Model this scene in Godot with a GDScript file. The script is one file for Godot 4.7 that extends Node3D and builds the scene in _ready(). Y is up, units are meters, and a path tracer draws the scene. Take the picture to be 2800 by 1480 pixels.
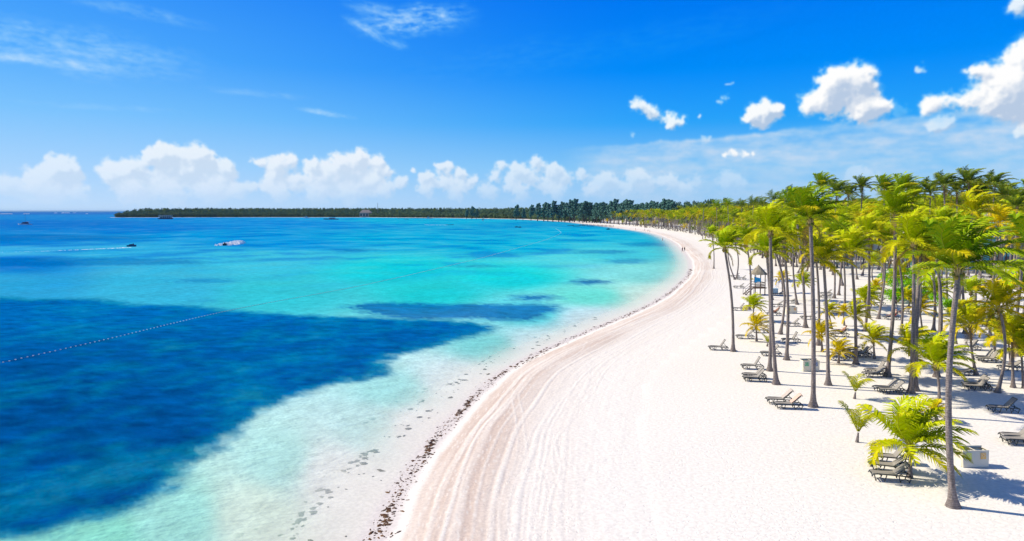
extends Node3D
# A tropical bay seen from about 14 m above the sand: sea, beach, coconut grove, loungers, boats, far wooded spit.

const EYE := 14.0            # height of the camera above the dry sand
const FOCAL := 1892.0        # focal length in pixels of the 2800 x 1480 photograph
const HORIZON := 577.0
const SEA := -0.3            # level of the water
const EXPOSE := 1.22

var pitch := atan((740.0 - HORIZON) / FOCAL)
var rng := RandomNumberGenerator.new()
var used_names := {}
var mats := {}
var coarse := FastNoiseLite.new()
var fine := FastNoiseLite.new()
var billow := FastNoiseLite.new()
var t_start := 0

# ---------------------------------------------------------------- helpers
func stage(s: String) -> void:
	print("%6d ms  %s" % [Time.get_ticks_msec() - t_start, s])

func lin(r: float, g: float, b: float) -> Color:      # 8-bit sRGB to linear
	return Color(r / 255.0, g / 255.0, b / 255.0).srgb_to_linear()

func ray(px: float, py: float) -> Vector3:
	var v := Vector3(px - 1400.0, 740.0 - py, -FOCAL)
	return v.rotated(Vector3.RIGHT, -pitch).normalized()

func gp(px: float, py: float, level := 0.0) -> Vector3:      # the point of a level plane seen at a pixel
	var r := ray(px, py)
	return Vector3(0, EYE, 0) + r * ((level - EYE) / r.y)

func at_depth(px: float, py: float, z: float) -> Vector3:    # the point at a known distance seen at a pixel
	var r := ray(px, py)
	return Vector3(0, EYE, 0) + r * (z / r.z)

func numbered(n: String) -> String:
	var k: int = used_names.get(n, 0)
	used_names[n] = k + 1
	return n if k == 0 else "%s_%03d" % [n, k]

func tag(o: Node, label := "", category := "", group := "", kind := "") -> Node:
	if label: o.set_meta("label", label)
	if category: o.set_meta("category", category)
	if group: o.set_meta("group", group)
	if kind: o.set_meta("kind", kind)
	return o

func thing(called: String, at: Vector3, turn: float, label: String, category: String, group := "") -> Node3D:
	var o := Node3D.new()
	o.name = numbered(called)
	add_child(o)
	o.position = at
	o.rotation.y = turn
	tag(o, label, category, group)
	return o

func part(called: String, m: Mesh, mat: Material, parent: Node, xf := Transform3D()) -> MeshInstance3D:
	var o := MeshInstance3D.new()
	o.name = numbered(called) if parent == self else called
	o.mesh = m
	if mat: o.material_override = mat
	o.transform = xf
	parent.add_child(o, true)
	return o

func solid(called: String, col: Color, rough := 0.7, spec := 0.5, vertex := false) -> StandardMaterial3D:
	if mats.has(called): return mats[called]
	var m := StandardMaterial3D.new()
	m.resource_name = called
	m.albedo_color = col.linear_to_srgb()
	m.roughness = rough
	m.metallic_specular = spec
	m.vertex_color_use_as_albedo = vertex
	mats[called] = m
	return m

func noise_tex(size: int, freq: float, lo: float, hi: float, sd: int, oct := 4) -> NoiseTexture2D:
	var n := FastNoiseLite.new()
	n.noise_type = FastNoiseLite.TYPE_SIMPLEX_SMOOTH
	n.frequency = freq
	n.fractal_octaves = oct
	n.seed = sd
	var t := NoiseTexture2D.new()
	t.width = size
	t.height = size
	t.seamless = true
	t.noise = n
	var g := Gradient.new()
	g.set_color(0, Color(lo, lo, lo))
	g.set_color(1, Color(hi, hi, hi))
	t.color_ramp = g
	return t

# a mesh being collected: positions, normals, uv, colours, triangles (clockwise seen from the front)
class MB:
	var v := PackedVector3Array()
	var n := PackedVector3Array()
	var uv := PackedVector2Array()
	var c := PackedColorArray()
	var ix := PackedInt32Array()
	var tint := Color(1, 1, 1)

	func vert(p: Vector3, nn: Vector3, u := Vector2()) -> int:
		v.append(p); n.append(nn); uv.append(u); c.append(tint)
		return v.size() - 1

	func tri(a: Vector3, b: Vector3, d: Vector3) -> void:
		var nn := (d - a).cross(b - a).normalized()
		var k := v.size()
		vert(a, nn); vert(b, nn, Vector2(1, 0)); vert(d, nn, Vector2(0, 1))
		ix.append_array([k, k + 1, k + 2])

	func quad(a: Vector3, b: Vector3, d: Vector3, e: Vector3) -> void:
		var nn := (d - a).cross(b - a).normalized()
		var k := v.size()
		vert(a, nn, Vector2(0, 0)); vert(b, nn, Vector2(1, 0)); vert(d, nn, Vector2(1, 1)); vert(e, nn, Vector2(0, 1))
		ix.append_array([k, k + 1, k + 2, k, k + 2, k + 3])

	func hexa(p: Array) -> void:      # eight corners: bottom 0-3 and top 4-7, both anticlockwise seen from above
		quad(p[7], p[6], p[5], p[4]); quad(p[0], p[1], p[2], p[3])
		for k in 4:
			var j := (k + 1) % 4
			quad(p[k], p[k + 4], p[j + 4], p[j])

	func box(at: Vector3, size: Vector3, turn := Basis()) -> void:
		var p := []
		for y in [-0.5, 0.5]:
			for q in [Vector2(-0.5, 0.5), Vector2(0.5, 0.5), Vector2(0.5, -0.5), Vector2(-0.5, -0.5)]:
				p.append(at + turn * Vector3(q.x * size.x, y * size.y, q.y * size.z))
		hexa(p)

	func bar(a: Vector3, b: Vector3, w: float, h: float, up := Vector3.UP) -> void:
		var d := (b - a).normalized()
		var s := d.cross(up).normalized()
		if s.length() < 0.5: s = d.cross(Vector3.RIGHT).normalized()
		var u := s.cross(d)
		box((a + b) / 2.0, Vector3(w, h, a.distance_to(b)), Basis(s, u, -d))

	func tube(pts: Array, rad: Array, sides: int, caps := true) -> void:
		var k0 := v.size()
		var along := 0.0
		var ref := Vector3(0.13, 0.0, 1.0)
		for i in pts.size():
			var d: Vector3 = (pts[mini(i + 1, pts.size() - 1)] - pts[maxi(i - 1, 0)]).normalized()
			var s := d.cross(ref).normalized()
			if absf(d.dot(ref.normalized())) > 0.95: s = d.cross(Vector3.UP).normalized()
			var u := s.cross(d)
			if i > 0: along += pts[i].distance_to(pts[i - 1])
			for j in sides + 1:
				var a := TAU * j / sides
				var o := s * cos(a) + u * sin(a)
				vert(pts[i] + o * rad[i], o, Vector2(float(j) / sides, along))
		for i in pts.size() - 1:
			for j in sides:
				var a := k0 + i * (sides + 1) + j
				var b := a + sides + 1
				ix.append_array([a, a + 1, b, a + 1, b + 1, b])
		if caps:
			for e in [0, pts.size() - 1]:
				var d: Vector3 = (pts[1] - pts[0]) if e else (pts[0] - pts[1])
				if e: d = pts[e] - pts[e - 1]
				d = d.normalized()
				var cc := vert(pts[e], d)
				var r0 := v.size()
				for j in sides + 1: vert(v[k0 + e * (sides + 1) + j], d)
				for j in sides:
					if e: ix.append_array([cc, r0 + j + 1, r0 + j])
					else: ix.append_array([cc, r0 + j, r0 + j + 1])

	func ball(at: Vector3, r: Vector3, ru := 6, rv := 8) -> void:
		var k0 := v.size()
		for i in ru + 1:
			for j in rv + 1:
				var o := Vector3(sin(PI * i / ru) * cos(TAU * j / rv), cos(PI * i / ru), sin(PI * i / ru) * sin(TAU * j / rv))
				vert(at + o * r, (o / r).normalized())
		for i in ru:
			for j in rv:
				var a := k0 + i * (rv + 1) + j
				var b := a + rv + 1
				ix.append_array([a, b, a + 1, a + 1, b, b + 1])

	func grid(p: PackedVector3Array, cols: PackedColorArray, rows: int, w: int) -> void:   # rows of w points, normals from the neighbours
		v = p
		c = cols
		n.resize(p.size()); uv.resize(p.size())
		for i in rows:
			for j in w:
				var k := i * w + j
				var dx := p[k + 1 if j < w - 1 else k] - p[k - 1 if j > 0 else k]
				var dz := p[k + w if i < rows - 1 else k] - p[k - w if i > 0 else k]
				var nn := dx.cross(dz).normalized()
				n[k] = nn if nn.y >= 0 else -nn
				if i < rows - 1 and j < w - 1:
					ix.append_array([k, k + w, k + 1, k + 1, k + w, k + w + 1])

	func done(with_uv := true) -> ArrayMesh:
		var a := []
		a.resize(Mesh.ARRAY_MAX)
		a[Mesh.ARRAY_VERTEX] = v
		a[Mesh.ARRAY_NORMAL] = n
		if with_uv: a[Mesh.ARRAY_TEX_UV] = uv
		a[Mesh.ARRAY_COLOR] = c
		a[Mesh.ARRAY_INDEX] = ix
		var m := ArrayMesh.new()
		m.add_surface_from_arrays(Mesh.PRIMITIVE_TRIANGLES, a)
		return m

func table(xs: PackedFloat32Array, ys: PackedFloat32Array, x: float) -> float:
	var k := clampi(xs.bsearch(x) - 1, 0, xs.size() - 2)
	return lerpf(ys[k], ys[k + 1], (x - xs[k]) / (xs[k + 1] - xs[k]))

# ---------------------------------------------------------------- the shore: x of the waterline for each distance, or the distance for each x on the far spit
var shore_d := PackedFloat32Array()
var shore_x := PackedFloat32Array()
var spit_x := PackedFloat32Array()
var spit_d := PackedFloat32Array()
var join_d := 0.0

func make_shore() -> void:
	var near := [[1010, 1480], [1062, 1385], [1112, 1305], [1158, 1242], [1206, 1176], [1255, 1126], [1308, 1074], [1378, 1016], [1475, 963], [1575, 919], [1680, 876], [1770, 837], [1846, 787], [1882, 747], [1886, 716], [1868, 688], [1832, 657], [1778, 637], [1694, 624], [1606, 613], [1520, 605], [1412, 599.5]]
	var raw_d := PackedFloat32Array()
	var raw_x := PackedFloat32Array()
	for q in near:
		var p := gp(q[0], q[1], SEA)
		raw_d.append(-p.z)
		raw_x.append(p.x)
	raw_d[0] = raw_d[0]
	var s0 := (raw_x[1] - raw_x[0]) / (raw_d[1] - raw_d[0])
	raw_x.insert(0, raw_x[0] - s0 * 25.0)
	raw_d.insert(0, raw_d[0] - 25.0)
	# a smooth curve through them
	for i in raw_d.size() - 1:
		for k in 8:
			var t := k / 8.0
			var a := maxi(i - 1, 0)
			var b := mini(i + 2, raw_d.size() - 1)
			var m0 := (raw_x[i + 1] - raw_x[a]) / (raw_d[i + 1] - raw_d[a])
			var m1 := (raw_x[b] - raw_x[i]) / (raw_d[b] - raw_d[i])
			var h := raw_d[i + 1] - raw_d[i]
			shore_d.append(raw_d[i] + h * t)
			shore_x.append((2 * t * t * t - 3 * t * t + 1) * raw_x[i] + (t * t * t - 2 * t * t + t) * h * m0 + (-2 * t * t * t + 3 * t * t) * raw_x[i + 1] + (t * t * t - t * t) * h * m1)
	shore_d.append(raw_d[-1]); shore_x.append(raw_x[-1])
	join_d = raw_d[-1]
	var far := [[300, 595.0], [700, 594.3], [1000, 594.6], [1200, 596.2], [1300, 597.6], [1412, 599.5]]
	for q in far:
		var p := gp(q[0], q[1], SEA)
		spit_x.append(p.x)
		spit_d.append(-p.z)

func shore_t(x: float, d: float) -> float:      # metres inland of the waterline, negative over the sea
	if d < join_d:
		var k := clampi(shore_d.bsearch(d) - 1, 0, shore_d.size() - 2)
		var m := (shore_x[k + 1] - shore_x[k]) / (shore_d[k + 1] - shore_d[k])
		var xs := shore_x[k] + m * (d - shore_d[k])
		return (x - xs) / sqrt(1.0 + m * m)
	var k := clampi(spit_x.bsearch(x) - 1, 0, spit_x.size() - 2)
	var m := (spit_d[k + 1] - spit_d[k]) / (spit_x[k + 1] - spit_x[k])
	var t := (d - spit_d[k] - m * (x - spit_x[k])) / sqrt(1.0 + m * m)
	if x < spit_x[0]: return minf(t, x - spit_x[0])
	if x > spit_x[-1]: return maxf(t, (x - spit_x[-1]) * 0.5)
	return t

func profile(t: float) -> float:      # height of the sand at t metres from the waterline
	if t > 3.5: return 0.0
	if t > 0.0: return SEA * (1.0 - smoothstep(0.0, 3.5, t))
	if t > -3.0: return SEA + 0.028 * t
	if t > -16.0: return SEA - 0.084 + 0.075 * (t + 3.0)
	return maxf(SEA - 1.06 + 0.05 * (t + 16.0), -4.5)

# ---------------------------------------------------------------- sky: air and clouds, as a panorama
const SKY_W := 4096
const SKY_H := 2048

func air(az: float, el: float) -> Color:      # clear air, linear; az in degrees to the right of straight ahead, el above the horizon
	var to_sun := 0.5 + 0.5 * cos(deg_to_rad(az + 78.0))
	var low := lin(150, 200, 243).lerp(lin(196, 224, 254), smoothstep(0.35, 0.9, to_sun))
	var stops := [0.0, 3.5, 7.0, 11.0, 17.0, 34.0, 90.0]
	var cs := [low, lin(118, 194, 248).lerp(lin(166, 212, 255), smoothstep(0.4, 0.95, to_sun)), lin(40, 163, 250).lerp(lin(128, 198, 255), smoothstep(0.45, 0.95, to_sun)), lin(0, 140, 250).lerp(lin(88, 176, 255), smoothstep(0.5, 0.98, to_sun)), lin(0, 118, 243).lerp(lin(52, 150, 252), smoothstep(0.5, 1.0, to_sun)), lin(22, 92, 186), lin(30, 80, 150)]
	for i in stops.size() - 1:
		if el <= stops[i + 1]:
			var f: float = (el - stops[i]) / (stops[i + 1] - stops[i])
			return cs[i].lerp(cs[i + 1], f)
	return cs[-1]

func fbm(x: float, y: float) -> float:
	return billow.get_noise_2d(x, y)

# clouds are laid out in degrees: [azimuth, elevation, radius] of each puff
func puffs(px: Array) -> Array:
	var out := []
	for q in px:
		var r := ray(q[0] * 1.087, q[1] * 1.087)
		out.append(Vector3(rad_to_deg(atan2(r.x, -r.z)), rad_to_deg(asin(r.y)), rad_to_deg(q[2] * 1.087 / FOCAL)))
	return out

func heap(x: float, y: float, ps: Array, rough: float) -> float:
	var big := fbm(x * 26.0 + 31.0, y * 26.0)
	var sx := x + 0.42 * big + 0.16 * fbm(x * 70.0, y * 70.0 + 300.0)
	var sy := y + 0.34 * fbm(x * 26.0 + 800.0, y * 30.0) + 0.12 * fbm(x * 70.0 + 500.0, y * 70.0)
	var f := 0.0
	for p: Vector3 in ps:
		var dx := (sx - p.x) / p.z
		var dy := (sy - p.y) / p.z
		var q := dx * dx + dy * dy
		if q < 6.0: f += exp(-1.35 * q)
	return (f - 0.36) * 1.15 + rough * (0.42 - 1.8 * absf(fbm(x * 40.0, y * 46.0)) - 0.25 * absf(fbm(x * 130.0 + 90.0, y * 140.0)) + 0.22 * fbm(x * 200.0 + 400.0, y * 200.0) + 0.4 * big)

func paint_heap(im: Image, x0: float, top: float, step: float, ps: Array, haze: float, rough: float, strength: float, soft: float) -> void:
	var a := Vector2(1e9, 1e9)
	var b := -a
	for p: Vector3 in ps:
		a = a.min(Vector2(p.x, p.y) - Vector2.ONE * (p.z * 1.8 + 0.3))
		b = b.max(Vector2(p.x, p.y) + Vector2.ONE * (p.z * 1.8 + 0.3))
	var i0 := maxi(0, int((a.x - x0) / step))
	var i1 := mini(im.get_width() - 1, int((b.x - x0) / step))
	var j0 := maxi(0, int((top - b.y) / step))
	var j1 := mini(im.get_height() - 1, int((top - a.y) / step))
	for j in range(j0, j1 + 1):
		var y := top - (j + 0.5) * step
		if y < 0.3: break
		for i in range(i0, i1 + 1):
			var x := x0 + (i + 0.5) * step
			var f := heap(x, y, ps, rough)
			var al := pow(smoothstep(-0.06, soft, f), 1.2) * strength
			if al < 0.004: continue
			var f2 := heap(x, y, ps, rough * 0.5)
			var g := heap(x - 0.2, y + 0.3, ps, rough * 0.5)
			var g2 := heap(x - 0.5, y + 0.8, ps, rough * 0.5)
			var lit := clampf(0.86 + (f2 - g) * 1.5 - clampf(g2, 0.0, 1.5) * 0.42, 0.45 if haze > 0.0 else 0.0, 1.0)
			var col := lin(184, 203, 228).lerp(lin(255, 255, 255), lit)
			var h := haze * exp(-maxf(y - 0.8, 0.0) / 2.3)
			var bottom := air(x, maxf(y, 0.0))
			col = col.lerp(bottom.lerp(Color(1, 1, 1), 0.12), clampf(h, 0.0, 0.95))
			var old := im.get_pixel(i, j)
			var out_a := al + old.a * (1.0 - al)
			var s := col.linear_to_srgb()
			var mixed := s.lerp(Color(old.r, old.g, old.b), clampf(old.a * (1.0 - al) / out_a, 0.0, 1.0))
			im.set_pixel(i, j, Color(mixed.r, mixed.g, mixed.b, out_a))

func make_sky() -> ImageTexture:
	var sky := Image.create_empty(SKY_W, SKY_H, false, Image.FORMAT_RGBA8)
	var half := SKY_H / 2
	# the air varies slowly: worked out coarsely and enlarged
	var rough := Image.create_empty(128, 256, false, Image.FORMAT_RGBAF)
	for j in 256:
		for i in 128:
			var az := (i + 0.5) / 128.0 * 360.0
			rough.set_pixel(i, j, air(az if az < 180.0 else az - 360.0, maxf(0.0, 90.0 - (j + 0.5) * 90.0 / 256.0)).linear_to_srgb())
	# one column more on either side, so that the enlarged edges meet
	var wide := Image.create_empty(132, 256, false, Image.FORMAT_RGBAF)
	wide.blit_rect(rough, Rect2i(0, 0, 128, 256), Vector2i(2, 0))
	wide.blit_rect(rough, Rect2i(126, 0, 2, 256), Vector2i(0, 0))
	wide.blit_rect(rough, Rect2i(0, 0, 2, 256), Vector2i(130, 0))
	wide.resize(132 * 32, half, Image.INTERPOLATE_BILINEAR)
	wide.convert(Image.FORMAT_RGBA8)
	sky.blit_rect(wide, Rect2i(64, 0, SKY_W, half), Vector2i(0, 0))
	sky.fill_rect(Rect2i(0, half, SKY_W, half), lin(40, 120, 190).linear_to_srgb())
	stage("air")
	# clouds over the 84 degrees that the view takes in, then the same banks turned round for the rest of the horizon
	var step := 360.0 / SKY_W
	var wd := 956
	var ht := 250
	var x0 := -wd * step / 2.0
	var top := ht * step
	var cl := Image.create_empty(wd, ht, false, Image.FORMAT_RGBA8)
	# high thin cloud
	var veils := [[80, 150, 210, 15, 0.05, 0.55], [40, 100, 440, 70, 0.06, 0.34], [330, 25, 210, 22, 0.12, 0.24], [300, 135, 190, 26, 0.0, 0.2], [935, 82, 95, 16, 0.5, 0.5], [1040, 50, 190, 52, -0.1, 0.62], [960, 30, 120, 26, 0.2, 0.4], [1005, 112, 32, 14, 0.2, 0.34], [820, 285, 85, 10, 0.16, 0.5], [640, 235, 160, 12, 0.06, 0.2], [260, 270, 210, 10, 0.0, 0.14], [1500, 120, 700, 60, -0.12, 0.07]]
	for q in veils:
		var r := ray(q[0] * 1.087, q[1] * 1.087)
		var c := Vector2(rad_to_deg(atan2(r.x, -r.z)), rad_to_deg(asin(r.y)))
		var rx: float = rad_to_deg(q[2] * 1.087 / FOCAL)
		var ry: float = rad_to_deg(q[3] * 1.087 / FOCAL)
		for j in range(maxi(0, int((top - c.y - ry * 2.2) / step)), mini(ht, int((top - c.y + ry * 2.2) / step) + 1)):
			for i in range(maxi(0, int((c.x - rx * 1.3 - x0) / step)), mini(wd, int((c.x + rx * 1.3 - x0) / step) + 1)):
				var p := Vector2(x0 + (i + 0.5) * step, top - (j + 0.5) * step) - c
				p = p.rotated(q[4])
				var e := 1.0 - Vector2(p.x / rx, (p.y + 0.35 * ry * fbm(p.x * 9.0, p.y * 12.0)) / ry).length()
				if e <= 0.0: continue
				var w: float = clampf(0.55 + 0.9 * fbm(p.x * 22.0 + 90.0, p.y * 95.0) + 0.5 * fbm(p.x * 60.0, p.y * 260.0), 0.0, 1.3)
				var al: float = clampf(smoothstep(0.0, 0.75, e) * w * q[5], 0.0, 1.0)
				var old := cl.get_pixel(i, j)
				cl.set_pixel(i, j, Color(0.86, 0.93, 1.0, al + old.a * (1.0 - al)))
	# the flat sheet over the land
	for j in range(int((top - 8.2) / step), int((top - 0.3) / step)):
		for i in range(int((4.0 - x0) / step), wd):
			var x := x0 + (i + 0.5) * step
			var y := top - (j + 0.5) * step
			var edge := 5.2 + 0.065 * (x - 5.0) + 0.3 * fbm(x * 12.0, 5.0)
			var al := smoothstep(0.0, 0.35, edge - y) * smoothstep(3.2, 9.0, x) * smoothstep(0.2, 1.6, y + 0.6)
			al *= clampf(0.58 + 0.5 * fbm(x * 7.0, y * 34.0) + 0.22 * fbm(x * 30.0 + 70.0, y * 60.0), 0.15, 0.95) * (0.7 + 0.3 * smoothstep(2.2, 4.2, y))
			if al < 0.004: continue
			var old := cl.get_pixel(i, j)
			var s := lin(200, 220, 243).linear_to_srgb()
			cl.set_pixel(i, j, Color(s.r, s.g, s.b, al + old.a * (1.0 - al)))
	stage("veils")
	var banks := [
		[[[150, 410, 25], [125, 428, 28], [75, 447, 20], [178, 425, 22], [110, 462, 35], [150, 470, 40], [185, 455, 24]], 0.85, 0.3, 0.8],
		[[[400, 385, 26], [430, 388, 33], [490, 383, 31], [520, 397, 23], [365, 393, 17], [325, 420, 26], [265, 432, 26], [470, 432, 28], [565, 420, 20], [300, 448, 35], [420, 452, 48], [520, 458, 46], [585, 430, 15], [340, 475, 45], [570, 470, 35]], 0.9, 0.3, 0.9],
		[[[650, 408, 17], [690, 407, 21], [730, 403, 23], [785, 408, 18], [850, 405, 27], [905, 394, 28], [950, 410, 24], [980, 430, 18], [690, 437, 28], [800, 440, 40], [880, 440, 44], [950, 452, 30], [740, 462, 30], [830, 470, 40], [920, 475, 35], [680, 470, 30]], 0.9, 0.3, 0.95],
		[[[1040, 432, 10], [1072, 440, 16], [1105, 418, 15], [1130, 416, 17], [1160, 432, 15], [1120, 455, 30], [1190, 455, 20], [1075, 465, 26], [1160, 470, 30]], 0.9, 0.3, 0.9],
		[[[1260, 413, 17], [1300, 425, 24], [1352, 408, 20], [1390, 425, 24], [1330, 450, 35], [1240, 440, 20], [1420, 450, 28], [1280, 468, 30], [1380, 472, 30]], 0.95, 0.3, 0.85],
		[[[60, 480, 30], [120, 490, 36], [200, 485, 30], [10, 470, 26], [-60, 450, 40]], 1.0, 0.3, 0.8], [[[330, 485, 40], [430, 488, 46], [530, 485, 42], [600, 478, 28], [640, 470, 20]], 0.95, 0.3, 0.85], [[[700, 485, 36], [790, 488, 40], [880, 488, 44], [970, 480, 36], [1010, 455, 20]], 0.95, 0.3, 0.9], [[[1070, 482, 30], [1150, 486, 34], [1230, 484, 34], [1310, 486, 36], [1400, 484, 36], [1480, 480, 30]], 1.0, 0.32, 0.85],
		[[[1460, 440, 24], [1530, 452, 30], [1600, 440, 28], [1680, 452, 30], [1625, 468, 30], [1500, 475, 30], [1570, 480, 30], [1720, 478, 30]], 0.95, 0.38, 0.75],
		[[[1750, 462, 30], [1830, 452, 32], [1860, 470, 30]], 1.1, 0.38, 0.55], [[[2150, 440, 26], [2190, 455, 34], [2120, 465, 22]], 1.1, 0.38, 0.45],
		[[[1600, 258, 19], [1622, 272, 22], [1645, 288, 22], [1685, 298, 22], [1718, 305, 18], [1760, 292, 8], [1690, 312, 16]], 0.0, 0.42, 0.92],
		[[[1925, 262, 26], [1900, 285, 28], [1942, 285, 28], [1878, 300, 20], [1920, 305, 24], [1960, 278, 15]], 0.0, 0.36, 0.98],
		[[[2095, 192, 34], [2150, 185, 36], [2182, 203, 27], [2090, 225, 38], [2030, 262, 33], [2080, 270, 36], [2150, 248, 46], [2200, 268, 36], [2170, 292, 32], [2222, 265, 20]], 0.0, 0.36, 1.0],
		[[[2575, 130, 38], [2610, 180, 70], [2540, 205, 38], [2472, 178, 26], [2440, 180, 14], [2500, 248, 40], [2420, 253, 33], [2360, 258, 27], [2328, 270, 20], [2560, 258, 46], [2650, 240, 80], [2700, 200, 80]], 0.0, 0.36, 1.0],
		[[[2320, 171, 12], [2308, 175, 7]], 0.0, 0.4, 0.75], [[[1838, 210, 7], [1828, 212, 5]], 0.0, 0.4, 0.6], [[[1826, 243, 11], [1816, 260, 7]], 0.0, 0.45, 0.6],
		[[[2565, 5, 24], [2600, -5, 40]], 0.0, 0.4, 0.9], [[[2350, 310, 23], [2392, 305, 14], [2370, 318, 18]], 0.0, 0.45, 0.6], [[[2570, 325, 20], [2600, 330, 20]], 0.0, 0.45, 0.6], [[[1590, 338, 11]], 0.0, 0.5, 0.45],
		[[[1825, 390, 9], [1845, 386, 12], [1872, 384, 12], [1895, 388, 8]], 0.1, 0.28, 0.95],
		[[[2250, 268, 26], [2270, 285, 18]], 0.0, 0.5, 0.22], [[[1770, 350, 10], [1785, 345, 8]], 0.0, 0.4, 0.5],
	]
	for b in banks:
		paint_heap(cl, x0, top, step, puffs(b[0]), b[1], b[2], b[3], 0.55 if b[1] > 0.0 else 0.85)
	stage("clouds")
	# fair-weather cumulus added in the unseen upper sky, to whiten its fill light
	var cr := RandomNumberGenerator.new()
	cr.seed = 17
	var hs := 0.36
	var hi := Image.create_empty(1000, 200, false, Image.FORMAT_RGBA8)
	for k in 46:
		var az := cr.randf_range(2.0, 358.0)
		var el := cr.randf_range(24.0, 66.0)
		if absf(az - 180.0) > 140.0 and el < 30.0: el += 8.0
		var ps := []
		var big := cr.randf_range(2.0, 5.0)
		for i in 6: ps.append(Vector3(az + cr.randf_range(-1.4, 1.4) * big / cos(deg_to_rad(el)), el + cr.randf_range(-0.6, 0.6) * big, big * cr.randf_range(0.5, 0.9)))
		paint_heap(hi, 0.0, 72.0, hs, ps, 0.0, 0.36, 0.95, 0.62)
	hi.resize(int(1000 * hs * SKY_W / 360.0), int(72.0 * SKY_W / 360.0), Image.INTERPOLATE_CUBIC)
	sky.blend_rect(hi, Rect2i(0, 0, SKY_W, int(54.0 * SKY_W / 360.0)), Vector2i(0, half - int(72.0 * SKY_W / 360.0)))
	stage("high clouds")
	var turned := cl.duplicate()
	turned.flip_x()
	for k in range(-2, 3):
		var src: Image = cl if k % 2 == 0 else turned
		var u0 := int((k * wd * step + x0) / step)
		var y0 := half - ht
		for wrap in [-SKY_W, 0, SKY_W]:
			sky.blend_rect(src, Rect2i(0, 0, wd, ht), Vector2i(u0 + wrap, y0))
	stage("sky")
	return ImageTexture.create_from_image(sky)

# ---------------------------------------------------------------- sea
func poly(px: Array, s := 1.087) -> PackedVector2Array:      # an outline on the water, traced in display pixels, as world x and distance
	var out := PackedVector2Array()
	for q in px:
		var p := gp(q[0] * s, q[1] * s, SEA)
		out.append(Vector2(p.x, -p.z))
	return out

func box_of(p: PackedVector2Array) -> Rect2:
	var r := Rect2(p[0], Vector2.ZERO)
	for q in p: r = r.expand(q)
	return r

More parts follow.
